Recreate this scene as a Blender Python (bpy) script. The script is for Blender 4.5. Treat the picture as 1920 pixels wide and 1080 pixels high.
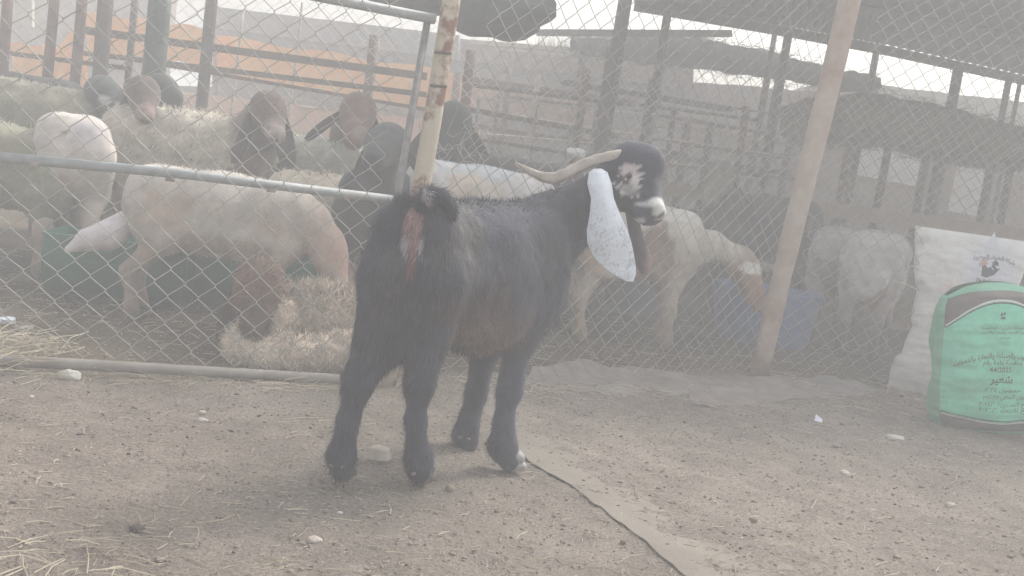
import bpy, math, random
import numpy as np
from mathutils import Vector, Matrix
random.seed(7); rng = np.random.default_rng(11)
SC = bpy.context.scene; COL = SC.collection
for o in list(bpy.data.objects): bpy.data.objects.remove(o)

# ------------------------------------------------------------------ camera
FPX = 2058.0; HC = 0.78
_p = math.atan(240/FPX); _r = math.radians(8)
Fv = np.array([0, math.cos(_p), -math.sin(_p)]); _R0 = np.array([1, 0, 0.]); _U0 = np.array([0, math.sin(_p), math.cos(_p)])
Rv = _R0*math.cos(_r)+_U0*math.sin(_r); Uv = _U0*math.cos(_r)-_R0*math.sin(_r)
CAMP = np.array([0, 0, HC])
cd = bpy.data.cameras.new('camera'); cam = bpy.data.objects.new('camera', cd); COL.objects.link(cam)
cd.sensor_width = 36; cd.lens = 36*FPX/1920; cd.clip_start = .02; cd.clip_end = 900
cam.matrix_world = Matrix(((Rv[0], Uv[0], -Fv[0], 0), (Rv[1], Uv[1], -Fv[1], 0), (Rv[2], Uv[2], -Fv[2], HC), (0, 0, 0, 1)))
SC.camera = cam
# ------------------------------------------------------------------ sky and sun
SUN_EL, SUN_AZ = math.radians(42), math.radians(40)   # azimuth from +Y towards +X
w = bpy.data.worlds.new("World"); SC.world = w; w.use_nodes = True
nt = w.node_tree; bg = nt.nodes['Background']
sky = nt.nodes.new('ShaderNodeTexSky'); sky.sky_type = 'NISHITA'; sky.sun_disc = False
sky.sun_elevation = SUN_EL; sky.sun_rotation = SUN_AZ; sky.dust_density = 7.0; sky.air_density = 1.6; sky.ozone_density = 1.0
hs = nt.nodes.new('ShaderNodeHueSaturation'); hs.inputs['Saturation'].default_value = .28
nt.links.new(sky.outputs[0], hs.inputs['Color']); nt.links.new(hs.outputs[0], bg.inputs[0]); bg.inputs[1].default_value = .15
sd = bpy.data.lights.new('sun', 'SUN'); sd.energy = 1.3; sd.angle = math.radians(10); sd.color = (1, .97, .93)
so = bpy.data.objects.new('sun', sd); COL.objects.link(so)
_sdir = Vector((math.sin(SUN_AZ)*math.cos(SUN_EL), math.cos(SUN_AZ)*math.cos(SUN_EL), math.sin(SUN_EL)))
so.rotation_euler = (-_sdir).to_track_quat('-Z', 'Y').to_euler(); so.location = (3, 6, 8)
SC.view_settings.view_transform = 'Standard'; SC.view_settings.look = 'None'
SC.view_settings.exposure = 0.78; SC.view_settings.gamma = 1; SC.view_settings.use_curve_mapping = False
VEIL_DENSITY = 0.061
SC.cycles.volume_bounces = 6; SC.cycles.max_bounces = 10; SC.cycles.diffuse_bounces = 3
SC.cycles.transparent_max_bounces = 8; SC.cycles.sample_clamp_indirect = 4; SC.cycles.use_denoising = True

# ------------------------------------------------------------------ layout helpers (photo point + distance -> place)
def ray(x, y): return Fv+(x-960)/FPX*Rv+(540-y)/FPX*Uv
def G(x, y, z=0.): d = ray(x, y); return CAMP+d*((z-HC)/d[2])
def D(x, y, Y): d = ray(x, y); return CAMP+d*(Y/d[1])
def pxr(r, Y): return r*Y/FPX

# ------------------------------------------------------------------ noise
def _h(ix, iy, iz, s):
    n = (ix*374761393+iy*668265263+iz*2147483647+s*1274126177) & 0xffffffff
    n = ((n ^ (n >> 13))*1274126177) & 0xffffffff
    return ((n ^ (n >> 16)) & 0xffff)/65535.0
def vnoise(p, s=0):
    p = np.asarray(p, float)+1000.0; i = np.floor(p).astype(np.int64); f = p-i; f = f*f*(3-2*f); out = 0
    for dx in (0, 1):
        for dy in (0, 1):
            for dz in (0, 1):
                ww = (f[:, 0] if dx else 1-f[:, 0])*(f[:, 1] if dy else 1-f[:, 1])*(f[:, 2] if dz else 1-f[:, 2])
                out = out+ww*_h(i[:, 0]+dx, i[:, 1]+dy, i[:, 2]+dz, s)
    return out*2-1
def fbm(p, s=0, o=3):
    a = 1.; t = 0; p = np.asarray(p, float)
    for k in range(o): t = t+a*vnoise(p*2**k, s+k*17); a *= .5
    return t
def gh(x, y):
    x = np.atleast_1d(np.asarray(x, float)); y = np.atleast_1d(np.asarray(y, float))
    P = np.stack([x, y, x*0], 1)
    near = np.clip(1.3-np.abs(y-3)/9, .15, 1)
    return near*(.012*fbm(P*1.7, 3, 3)+.006*fbm(P*9, 5, 3)) - .004

# ------------------------------------------------------------------ materials
def nodes(m): m.use_nodes = True; return m.node_tree, m.node_tree.nodes['Principled BSDF']
def mat(name, col, rough=.8, col2=None, scale=8, bump=0., bscale=60, metal=0, spec=.3, contrast=(.35, .65), emis=None):
    m = bpy.data.materials.new(name); t, b = nodes(m)
    b.inputs['Roughness'].default_value = rough; b.inputs['Metallic'].default_value = metal
    b.inputs['Specular IOR Level'].default_value = spec
    tc = t.nodes.new('ShaderNodeTexCoord')
    if col2 is not None:
        n = t.nodes.new('ShaderNodeTexNoise'); n.inputs['Scale'].default_value = scale; n.inputs['Detail'].default_value = 6; n.inputs['Roughness'].default_value = .65
        r = t.nodes.new('ShaderNodeValToRGB'); r.color_ramp.elements[0].position = contrast[0]; r.color_ramp.elements[1].position = contrast[1]
        r.color_ramp.elements[0].color = (*col, 1); r.color_ramp.elements[1].color = (*col2, 1)
        t.links.new(tc.outputs['Object'], n.inputs['Vector']); t.links.new(n.outputs['Fac'], r.inputs[0]); t.links.new(r.outputs[0], b.inputs['Base Color'])
    else: b.inputs['Base Color'].default_value = (*col, 1)
    if bump:
        n2 = t.nodes.new('ShaderNodeTexNoise'); n2.inputs['Scale'].default_value = bscale; n2.inputs['Detail'].default_value = 5
        bp = t.nodes.new('ShaderNodeBump'); bp.inputs['Strength'].default_value = bump; bp.inputs['Distance'].default_value = .01
        t.links.new(tc.outputs['Object'], n2.inputs['Vector']); t.links.new(n2.outputs['Fac'], bp.inputs['Height']); t.links.new(bp.outputs[0], b.inputs['Normal'])
    return m
def mat_attr(name, rough=.85, nscale=30, namp=.35, bump=.3, bscale=120, spec=.2, sheen=0.):
    m = bpy.data.materials.new(name); t, b = nodes(m); b.inputs['Roughness'].default_value = rough; b.inputs['Specular IOR Level'].default_value = spec
    if sheen: b.inputs['Sheen Weight'].default_value = sheen; b.inputs['Sheen Roughness'].default_value = .6
    a = t.nodes.new('ShaderNodeAttribute'); a.attribute_name = 'Col'
    tc = t.nodes.new('ShaderNodeTexCoord'); n = t.nodes.new('ShaderNodeTexNoise'); n.inputs['Scale'].default_value = nscale; n.inputs['Detail'].default_value = 5
    mr = t.nodes.new('ShaderNodeMapRange'); mr.inputs['From Min'].default_value = .3; mr.inputs['From Max'].default_value = .7
    mr.inputs['To Min'].default_value = 1-namp; mr.inputs['To Max'].default_value = 1+namp*.6
    vm = t.nodes.new('ShaderNodeVectorMath'); vm.operation = 'SCALE'
    t.links.new(tc.outputs['Object'], n.inputs['Vector']); t.links.new(n.outputs['Fac'], mr.inputs[0])
    t.links.new(a.outputs['Color'], vm.inputs[0]); t.links.new(mr.outputs[0], vm.inputs['Scale']); t.links.new(vm.outputs[0], b.inputs['Base Color'])
    if bump:
        n2 = t.nodes.new('ShaderNodeTexNoise'); n2.inputs['Scale'].default_value = bscale; n2.inputs['Detail'].default_value = 4
        bp = t.nodes.new('ShaderNodeBump'); bp.inputs['Strength'].default_value = bump; bp.inputs['Distance'].default_value = .006
        t.links.new(tc.outputs['Object'], n2.inputs['Vector']); t.links.new(n2.outputs['Fac'], bp.inputs['Height']); t.links.new(bp.outputs[0], b.inputs['Normal'])
    return m
M = dict(
    skin=mat_attr('animal_coat', .85, 22, .22, .35, 160, .15, .15),
    fur=mat_attr('animal_hair', .7, 40, .15, 0, spec=.25),
    horn=mat('horn', (.36, .31, .27), .5, (.52, .48, .43), 30, .3, 120),
    hoof=mat('hoof', (.05, .045, .04), .5, (.16, .14, .12), 30),
    hoof_pale=mat('pale_hoof', (.22, .22, .22), .5, (.38, .38, .38), 30),
    dew=mat('dewclaw_horn', (.12, .105, .09), .6, (.24, .21, .18), 60),
    eye=mat('eye', (.012, .008, .006), .12, spec=.6),
    galv=mat('galvanised_steel', (.27, .29, .29), .6, (.38, .40, .40), 22, .1, 80, metal=.1),
    dustpipe=mat('dusty_pipe', (.22, .195, .17), .85, (.30, .28, .26), 12, .2, 80),
    darkgalv=mat('dull_pipe', (.17, .165, .16), .6, (.30, .29, .28), 20, .1, 80, metal=.2),
    rustpipe=mat('rusty_galvanised', (.30, .22, .17), .6, (.44, .42, .39), 9, .2, 70, contrast=(.42, .55)),
    wire=mat('fence_wire', (.27, .26, .24), .55, (.38, .37, .345), 5),
    wire_far=mat('old_fence_wire', (.40, .36, .31), .7, (.60, .55, .48), 5, metal=.1),
    post1=mat('flaking_painted_post', (.50, .44, .34), .7, (.20, .085, .05), 9, .5, 60, contrast=(.50, .60)),
    post2=mat('weathered_pink_post', (.33, .22, .17), .75, (.47, .40, .345), 5, .4, 40, contrast=(.38, .62)),
    darkpost=mat('dark_brown_post', (.05, .04, .035), .8, (.10, .075, .06), 14, .3),
    rustpost=mat('rusty_post', (.10, .05, .035), .8, (.17, .10, .08), 12, .3),
    green=mat('dark_green_post', (.02, .045, .036), .6, (.07, .10, .085), 8, .2),
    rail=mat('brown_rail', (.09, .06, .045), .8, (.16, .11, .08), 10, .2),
    rail_pale=mat('pale_pipe', (.50, .46, .41), .6, (.36, .30, .26), 18),  # pale pipe colour, used beside the brown rails
    orange=mat('orange_sheet', (.72, .27, .04), .7, (.80, .42, .12), 3, .15, 20),
    pinkwall=mat('pinkish_mud_wall', (.40, .24, .17), .9, (.52, .36, .27), 6, .4, 30),
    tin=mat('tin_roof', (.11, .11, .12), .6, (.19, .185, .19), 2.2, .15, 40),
    brush=mat('brushwood', (.09, .085, .055), .95, (.17, .155, .105), 12, .6, 50),
    brush2=mat('grey_brushwood', (.05, .055, .055), .95, (.11, .11, .10), 9, .6, 50),
    brush3=mat('reed_roof', (.075, .075, .045), .95, (.15, .14, .09), 12, .8, 50),
    darktarp=mat('dark_green_tarpaulin', (.03, .042, .034), .8, (.055, .07, .055), 6, .5, 14),
    wall=mat('far_plaster_wall', (.34, .31, .28), .9, (.45, .42, .38), 3, .2),
    wallbrown=mat('far_brown_wall', (.085, .052, .038), .9, (.16, .11, .085), 5, .4),
    whitewall=mat('far_whitewash', (.66, .66, .66), .8, (.75, .75, .76), 2),
    block=mat('mud_block', (.12, .082, .060), .95, (.20, .15, .115), 7, .5),
    trough=mat('black_green_plastic', (.014, .10, .070), .4, (.022, .13, .09), 5, .1, 20, spec=.5),
    tub=mat('blue_plastic', (.08, .15, .34), .4, (.12, .20, .40), 6, .1, 20, spec=.5),
    stone=mat('pale_stone', (.40, .38, .35), .85, (.56, .54, .50), 18, .5, 60),
    paper=mat('pale_paper', (.60, .63, .72), .7, (.70, .72, .80), 20),
    concrete=mat('concrete_block', (.40, .34, .29), .9, (.55, .49, .43), 20, .5),
    burlap=mat('dusty_burlap', (.245, .215, .180), .95, (.300, .268, .228), 3, .6, 420),
    tarp=mat('dusty_tarpaulin', (.19, .165, .15), .85, (.28, .255, .24), 7, .4, 60),
    plastic_white=mat('white_plastic_bag', (.62, .66, .74), .5, (.72, .74, .80), 6, .35, 25),
    ink=mat('black_ink', (.05, .06, .08), .6), ink_g=mat('dark_green_ink', (.02, .085, .06), .7), ink_red=mat('faded_red_ink', (.55, .36, .34), .7),
    string=mat('pale_string', (.62, .58, .54), .8),
    tissue=mat('pink_skin', (.5, .2, .17), .6),
)

# ------------------------------------------------------------------ object helpers
def npmesh(name, V, Fs, smooth=True, material=None, col=None):
    """Fs: list of index arrays, or an (n,3)/(n,4) array"""
    me = bpy.data.meshes.new(name); V = np.asarray(V, np.float32)
    if isinstance(Fs, np.ndarray):
        n, k = Fs.shape; me.vertices.add(len(V)); me.vertices.foreach_set('co', V.ravel()); me.loops.add(n*k); me.loops.foreach_set('vertex_index', Fs.astype(np.int32).ravel())
        me.polygons.add(n); me.polygons.foreach_set('loop_start', np.arange(0, n*k, k, dtype=np.int32)); me.update(calc_edges=True); me.validate()
    else: me.from_pydata(V.tolist(), [], [list(map(int, f)) for f in Fs])
    me.polygons.foreach_set('use_smooth', np.full(len(me.polygons), smooth)); me.update()
    if material: me.materials.append(material)
    if col is not None:
        a = me.color_attributes.new('Col', 'FLOAT_COLOR', 'POINT')
        c = np.ones((len(V), 4), np.float32); c[:, :3] = col; a.data.foreach_set('color', c.ravel())
    return me
def link(name, me, parent=None, loc=None):
    o = bpy.data.objects.new(name, me); COL.objects.link(o)
    if parent is not None: o.parent = parent
    if loc is not None: o.location = loc
    return o
def tag(o, label=None, cat=None, group=None, kind=None):
    if label: o['label'] = label
    if cat: o['category'] = cat
    if group: o['group'] = group
    if kind: o['kind'] = kind
    return o
def thing(name, loc, label, cat, group=None):
    o = bpy.data.objects.new(name, None); COL.objects.link(o); o.location = loc; o.empty_display_size = .1
    return tag(o, label, cat, group)
class MB:
    """world-space mesh builder"""
    def __init__(s): s.V = []; s.F = []; s.n = 0
    def add(s, V, F): s.V.append(np.asarray(V, float)); s.F += [[i+s.n for i in f] for f in F]; s.n += len(V); return s
    def tube(s, pts, rad, n=8, flat=1., up=None, cap=True):
        pts = np.asarray(pts, float); rad = np.broadcast_to(np.asarray(rad, float), (len(pts),)); rings = []
        T = np.gradient(pts, axis=0); T /= np.linalg.norm(T, axis=1)[:, None]+1e-9
        u = np.array([0, 0, 1.]) if up is None else np.asarray(up, float)
        for i, (p, t) in enumerate(zip(pts, T)):
            a = np.cross(u, t)
            if np.linalg.norm(a) < .05: a = np.cross([1, 0, 0.], t)
            a /= np.linalg.norm(a); b = np.cross(t, a)
            th = np.arange(n)*2*math.pi/n; rings.append(p+rad[i]*(np.cos(th)[:, None]*a*flat+np.sin(th)[:, None]*b))
        F = [[k*n+j, k*n+(j+1) % n, (k+1)*n+(j+1) % n, (k+1)*n+j] for k in range(len(pts)-1) for j in range(n)]
        if cap: F += [list(range(n))[::-1], [(len(pts)-1)*n+j for j in range(n)]]
        return s.add(np.concatenate(rings), F)
    def box(s, a, b, w_, h_, up=(0, 0, 1), jit=0.):
        """beam from a to b, width w_ (sideways), height h_"""
        a = np.asarray(a, float); b = np.asarray(b, float); t = (b-a)/np.linalg.norm(b-a); x = np.cross(t, up); x /= np.linalg.norm(x); y = np.cross(x, t)
        V = [p+sx*x*w_/2+sy*y*h_/2 for p in (a, b) for sx, sy in ((-1, -1), (1, -1), (1, 1), (-1, 1))]
        V = np.array(V)+(rng.normal(0, jit, (8, 3)) if jit else 0)
        return s.add(V, [[0, 1, 2, 3], [7, 6, 5, 4], [4, 5, 1, 0], [5, 6, 2, 1], [6, 7, 3, 2], [7, 4, 0, 3]])
    def build(s, name, material, parent=None, smooth=False, kind=None, origin=None):
        V = np.concatenate(s.V)
        off = np.array(parent.location) if parent is not None else (np.array([V[:, 0].mean(), V[:, 1].mean(), V[:, 2].min()]) if origin is None else np.asarray(origin))
        if parent is not None and parent.parent is not None: off = off+np.array(parent.parent.location)
        me = npmesh(name, V-off, s.F, smooth, material); o = link(name, me, parent)
        if parent is None: o.location = off
        if kind: o['kind'] = kind
        return o
def pole(name, a, b, r, material, parent=None, n=10, bend=0.004, segs=8, r2=None):
    t = np.linspace(0, 1, segs+1)[:, None]; pts = np.asarray(a)*(1-t)+np.asarray(b)*t
    ph = rng.uniform(0, 6, 2); pts[:, 0] += bend*np.sin(t[:, 0]*5+ph[0]); pts[:, 1] += bend*np.sin(t[:, 0]*4+ph[1])
    rr = np.linspace(r, r2 or r, segs+1)*(1+rng.uniform(-.03, .03, segs+1))
    return MB().tube(pts, rr, n).build(name, material, parent, True)

# ------------------------------------------------------------------ ground
def ground():
    xs = np.unique(np.concatenate([-np.geomspace(3, 62, 22)[::-1], np.arange(-3, 4.2, .022), np.geomspace(4.3, 62, 22)]))
    ys = np.unique(np.concatenate([-np.geomspace(1, 60, 14)[::-1], np.arange(-.8, 1.4, .2), np.arange(1.5, 6.4, .018), np.geomspace(6.5, 62, 34)]))
    X, Y = np.meshgrid(xs, ys); x, y = X.ravel(), Y.ravel()
    P = np.stack([x, y, x*0], 1)
    z = gh(x, y)+np.where((y < 7) & (y > 1.2), .0028*vnoise(P*45, 9)+.0015*vnoise(P*90, 10), 0)
    r_ = np.random.default_rng(5); near_ = np.where((y > 1.5) & (y < 6.4) & (np.abs(x) < 3.2))[0]; zn = z[near_]; xn = x[near_]; yn = y[near_]
    for i in range(420):
        cx, cy, a_ = r_.uniform(-2.6, 3.2), r_.uniform(1.6, 6.2), r_.uniform(0, 3.14); m_ = (np.abs(xn-cx) < .09) & (np.abs(yn-cy) < .09)
        if not m_.any(): continue
        dx, dy = xn[m_]-cx, yn[m_]-cy; u_ = dx*math.cos(a_)+dy*math.sin(a_); v_ = -dx*math.sin(a_)+dy*math.cos(a_); q = np.sqrt((u_/.032)**2+(v_/.022)**2)
        zn[m_] += r_.uniform(.4, 1)*(-.009*np.exp(-(q**4))+.0045*np.exp(-((q-1.35)/.35)**2))
    z[near_] = zn
    V = np.stack([x, y, z], 1); nx, ny = len(xs), len(ys)
    i = np.arange(nx*ny).reshape(ny, nx)
    F = np.stack([i[:-1, :-1].ravel(), i[:-1, 1:].ravel(), i[1:, 1:].ravel(), i[1:, :-1].ravel()], 1)
    # trodden manure inside the pen, pale dust outside
    line = np.interp(x, [-3, -1.4, -.49, 1.12, 1.8, 6], [2.2, 3.03, 3.47, 4.72, 4.85, 5.6])
    t = np.clip((y-line+.10*vnoise(P*5, 4))/.25, 0, 1)[:, None]
    n = fbm(P*3, 21, 4)[:, None]*.5+.5; n2 = fbm(P*14, 22, 3)[:, None]*.5+.5
    dust = np.array([.250, .216, .184])*(.88+.22*n)*(.85+.26*n2); red = np.array([.245, .195, .162])
    m = np.clip(fbm(P*.9, 33, 3)[:, None]*.8+.3, 0, 1); dust = dust*(1-m*.5)+red*m*.5*(.85+.3*n2)
    pen = np.array([.125, .100, .068])*(.75+.5*n)
    c = dust*(1-t)+pen*t
    me = npmesh('ground', V, F, True, mat_attr('dry_dirt', .95, 130, .42, .9, 260, .1), c)
    tag(link('ground', me), kind='structure')
ground()
BX = MB().box((0, -64, .70), (0, 64, .70), 130, 3.5).build('veil_haze', None, origin=(0, 0, 0)); BX['kind'] = 'stuff'
hm = bpy.data.materials.new('lens_veil_haze'); hm.use_nodes = True; _t = hm.node_tree; _t.nodes.clear()  # haze volume added to imitate the veil of lens flare
_o = _t.nodes.new('ShaderNodeOutputMaterial'); _v = _t.nodes.new('ShaderNodeVolumePrincipled'); _v.inputs['Color'].default_value = (.93, .942, .958, 1); _v.inputs['Density'].default_value = VEIL_DENSITY
_t.links.new(_v.outputs[0], _o.inputs['Volume']); BX.data.materials.clear(); BX.data.materials.append(hm)

# ------------------------------------------------------------------ far structures
TOPZ = 2.3
def vpost(px, pyt, pyb, Y, r, m, parent, name='post', tilt=0, square=False, down=True):
    top = D(px, pyt, Y); top[2] = min(top[2], TOPZ); bot = np.array([top[0]-(tilt), Y, 0.]) if down else D(px, pyb, Y)
    if square: return MB().box(bot, top, r*2, r*2, up=(0, 1, 0), jit=.003).build(name, m, parent)
    return pole(name, bot, top, r, m, parent, 8)
def rail(x0, y0, x1, y1, Y0, Y1, h, m, parent, name='rail', d=.04):
    return MB().box(D(x0, y0, Y0), D(x1, y1, Y1), d, h, jit=.002).build(name, m, parent)

def chain(a, b, z0, z1, W, H, r, m, parent, bag=.012, sides=4, seed=0, tilt=(0, 0)):
    a = np.asarray(a, float)[:2]; b = np.asarray(b, float)[:2]; L = np.linalg.norm(b-a); u = (b-a)/L; nrm = np.array([u[1], -u[0]])
    nk = int(L/(W/2)); nj = int((z1-z0)/(H/2)); k = np.arange(nk)[:, None]; j = np.arange(nj+1)[None, :]
    s = (k+((j+k) % 2))*W/2+0*j; z = z0+j*H/2+0*k; side = np.where((j+k) % 2 == 0, 1., -1.)*r*1.1
    P = np.stack([s.ravel()*3, z.ravel()*3, np.full(s.size, seed*7.3)], 1)
    ds = .006*vnoise(P, 40+seed)+.0026*vnoise(P*9, 41); dz = .007*vnoise(P, 44+seed)+.0026*vnoise(P*9, 45); dn = bag*vnoise(P*.7, 48+seed)
    s = s.ravel()+ds; z = z.ravel()+dz; z = np.maximum(z, .0); n = side.ravel()+dn
    fz = (z-z0)/(z1-z0)
    xy = a[None]+u[None]*s[:, None]+nrm[None]*n[:, None]+fz[:, None]*np.array(tilt)[None]
    P0 = np.stack([xy[:, 0], xy[:, 1], z], 1)
    # bend each span: rounded hooks at the knuckles, straight wire between
    P3 = P0.reshape(nk, nj+1, 3); th = np.arange(sides)*2*math.pi/sides
    A = P3[:, :-1]; B = P3[:, 1:]; t = B-A; t /= np.linalg.norm(t, axis=2, keepdims=True)
    side_v = np.array([nrm[0], nrm[1], 0.]); e1 = np.broadcast_to(side_v, t.shape); e2 = np.cross(t, e1); e2 /= np.linalg.norm(e2, axis=2, keepdims=True)
    ring = lambda Q: Q[:, :, None, :]+r*(np.cos(th)[None, None, :, None]*e1[:, :, None, :]+np.sin(th)[None, None, :, None]*e2[:, :, None, :])
    hk = np.array([0, 0, H*.04]); C1 = A+hk+(B-A)*.03+vnoise(A.reshape(-1, 3)*60, 50).reshape(A.shape[:2])[..., None]*.0015; C2 = B-hk-(B-A)*.03
    V = np.stack([ring(A), ring(C1), ring(C2), ring(B)], 2).reshape(-1, 3); ns = nk*nj
    base = (np.arange(ns)*4*sides)[:, None]; q = np.arange(sides)
    F = np.concatenate([np.stack([base+g*sides+q, base+g*sides+(q+1) % sides, base+(g+1)*sides+(q+1) % sides, base+(g+1)*sides+q], 2).reshape(-1, 4) for g in range(3)])
    off = np.array(parent.location)
    return tag(link('chain_link_mesh', npmesh('chain_link_mesh', V-off, F, False, m), parent), kind='stuff')

# --- tin roof over the right pens (real plane at 2.05 m)
def corrugated(name, corners, m, parent, nx=90, pitch=None, th=.008, amp=.006):
    A, B, C_, Dd = [np.asarray(c, float) for c in corners]  # A-B far edge, D-C near edge
    us = np.linspace(0, 1, nx); vs = np.linspace(0, 1, 6); V = []
    for lay in (0, 1):
        for v in vs:
            for i, u in enumerate(us):
                p = (A*(1-u)+B*u)*(1-v)+(Dd*(1-u)+C_*u)*v; p = p+np.array([0, 0, amp*math.sin(i*math.pi/2)+th*lay]); V.append(p)
    V = np.array(V); n = len(us); o2 = n*len(vs); F = []
    for k in range(len(vs)-1):
        for i in range(n-1):
            a = k*n+i; F += [[a, a+n, a+n+1, a+1], [o2+a, o2+a+1, o2+a+n+1, o2+a+n]]
    for i in range(n-1):
        F += [[i, i+1, o2+i+1, o2+i]]; a = (len(vs)-1)*n+i; F += [[a+1, a, o2+a, o2+a+1]]
    off = np.array(parent.location); return link(name, npmesh(name, V-off, F, True, m), parent)

shed = thing('tin_shelter', (3.0, 8.0, 0), 'low shelter with a grey tin roof over the pens, upper right', 'shelter')
zr = 2.08
def roofpt(px, py): return G(px, py, zr)
e = [roofpt(1190, 2), roofpt(1480, 52), roofpt(1660, 86), roofpt(1920, 143)]
near = lambda p, y: np.array([p[0]*.78-.2, y, 2.16])
for i in range(3):
    a, b = e[i], e[i+1]; g = .012
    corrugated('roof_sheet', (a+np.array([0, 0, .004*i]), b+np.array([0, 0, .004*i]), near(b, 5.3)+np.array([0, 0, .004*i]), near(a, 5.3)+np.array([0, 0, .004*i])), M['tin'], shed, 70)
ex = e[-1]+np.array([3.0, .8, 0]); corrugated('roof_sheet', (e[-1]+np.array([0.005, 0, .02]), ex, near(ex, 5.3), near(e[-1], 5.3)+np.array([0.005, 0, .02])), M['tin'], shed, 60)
for i in range(3):
    MB().box(e[i]+np.array([0, -.10, -.05]), e[i+1]+np.array([0, -.10, -.05]), .05, .07).build('beam', M['darkpost'], shed)
MB().box(D(1195, 8, 7.6), D(1480, 28, 8.4), .06, .05).build('beam', M['darkpost'], shed)
MB().box(np.array([1.0, 6.6, 2.02]), np.array([5.4, 7.6, 2.02]), .06, .07).build('beam', M['darkpost'], shed)
for px, pt, Y, r in ((1168, -5, 7.3, .045), (1248, 10, 8.0, .03), (1640, 85, 9.2, .03), (1795, 118, 9.0, .045), (1888, 150, 9.4, .03), (1908, 150, 9.6, .02), (1452, 45, 8.9, .022), (1474, 62, 8.6, .034)):
    p = D(px, pt, Y); zt = min(p[2], 2.06)
    pole('post', (p[0], Y, 0), (p[0]+.02, Y, zt), r, M['darkpost'], shed, 8)
tag(MB().box(D(1012, 62, 8.6), D(1366, 64, 9.2), .12, .05, jit=.004).build('plank', M['darkpost']), 'long loose dark plank lying level under the sky gap, top right', 'plank')

# --- brushwood slabs
def slab(name, pts_top, pts_bot, Y, depth, m, label, cat, seed=1, tuft=900, posts=()):
    xt = np.linspace(pts_top[0][0], pts_top[-1][0], 60)
    yt = np.interp(xt, [p[0] for p in pts_top], [p[1] for p in pts_top]); yb = np.interp(xt, [p[0] for p in pts_bot], [p[1] for p in pts_bot])
    o0 = D(float(xt.mean()), float(yt.mean()), Y); t = thing(name, (o0[0], Y+depth/2, 0), label, cat)
    rows = []
    for k, (fy, yy) in enumerate(((0, 0), (.0, 1), (.35, 1.12), (1, 1.0), (1, .15), (.6, -.05))):
        rows.append([D(x, a+(b-a)*(1-yy), Y)*1.0+np.array([0, fy*depth, 0]) for x, a, b in zip(xt, yt, yb)])
    V = np.array(rows).reshape(-1, 3); V[:, 2] += .03*vnoise(V*7, seed)+.012*vnoise(V*25, seed); V[:, 1] += .05*vnoise(V*5, seed+1); n = len(xt); R = len(rows)
    F = [[k*n+i, k*n+i+1, ((k+1) % R)*n+i+1, ((k+1) % R)*n+i] for k in range(R) for i in range(n-1)]
    F += [[k*n for k in range(R)][::-1], [k*n+n-1 for k in range(R)]]
    off = np.array(t.location); link('thatch', npmesh('thatch', V-off, F, True, m), t)
    # stalks that stick out
    mb_V = []; mb_F = []
    for i in range(tuft):
        q = V[rng.integers(0, len(V))]+rng.normal(0, .02, 3); d = rng.normal(0, 1, 3)*np.array([1, .5, .35]); d /= np.linalg.norm(d); L = rng.uniform(.04, .16)
        s = np.cross(d, rng.normal(0, 1, 3)); s /= np.linalg.norm(s); b_ = len(mb_V); mb_V += [q-s*.003, q+s*.003, q+d*L]; mb_F.append([b_, b_+1, b_+2])
    tag(link('stalks', npmesh('stalks', np.array(mb_V)-off, mb_F, False, m), t), kind='stuff')
    for px, r in posts:
        p = D(px, float(np.interp(px, xt, yb)), Y); pole('post', (p[0], Y+.12, 0), (p[0]+.02, Y+.12, p[2]+.03), r, M['darkpost'], t, 8)
    return t
slab('brush_shelter', [(1072, 68), (1150, 72), (1280, 66), (1420, 92), (1560, 128), (1650, 150)], [(1072, 92), (1150, 106), (1280, 118), (1420, 135), (1560, 160), (1650, 172)], 9.4, .4, M['brush2'],
     'sagging grey brushwood shelter roof under the sky gap, right of centre', 'shelter', 3, 1500, ((1090, .03), (1240, .035), (1440, .03), (1462, .03), (1630, .03)))
slab('reed_shelter', [(1545, 186), (1640, 178), (1760, 196), (1860, 222), (1990, 262)], [(1545, 262), (1640, 262), (1760, 278), (1860, 300), (1990, 322)], 7.9, 1.4, M['brush3'],
     'olive reed roof on thin posts in front of the pale building, right', 'shelter', 5, 1800, ((1600, .025), (1672, .03), (1770, .03), (1905, .03)))

# --- far walls and buildings
def wallbox(name, pts, Y, th, m, label, cat='wall', zb=0):
    a = D(*pts[0], Y); b = D(*pts[1], Y); V = []
    N = 24
    for side in (0, th):
        for i in range(N+1):
            p = a+(b-a)*i/N; V += [(p[0], Y+side, zb), (p[0], Y+side, p[2]+rng.uniform(-.01, .012))]
    n = 2*(N+1); F = []
    for i in range(N):
        q = i*2; F += [[q, q+2, q+3, q+1], [n+q+1, n+q+3, n+q+2, n+q], [q+1, q+3, n+q+3, n+q+1], [q, n+q, n+q+2, q+2]]
    F += [[0, 1, n+1, n], [2*N+1, 2*N, n+2*N, n+2*N+1]]
    V = np.array(V); off = np.array([V[:, 0].mean(), V[:, 1].mean(), 0]); o = link(name, npmesh(name, V-off, F, False, m)); o.location = off
    return tag(o, label, cat)
wallbox('far_wall', [(-60, 150), (1290, 190)], 13.0, .2, M['wallbrown'], 'long brown wall at the back of the yard behind the pens', 'wall')
wallbox('far_wall', [(-90, -50), (322, -2)], 12.7, .2, M['block'], 'dull brown wall filling the top left corner behind the orange sheets', 'wall')
wallbox('far_wall', [(1060, 135), (1600, 178)], 12.0, .2, M['wallbrown'], 'brown wall topped by bright sky below the sagging brushwood roof', 'wall')
wallbox('far_building', [(1560, 150), (2100, 212)], 12.4, 2.0, M['wall'], 'pale flat-roofed building behind the reed roof, far right', 'building')
wallbox('far_wall', [(1300, 240), (2150, 350)], 10.8, .2, M['block'], 'dim brown pen wall behind the grey rear-view sheep', 'wall')
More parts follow.
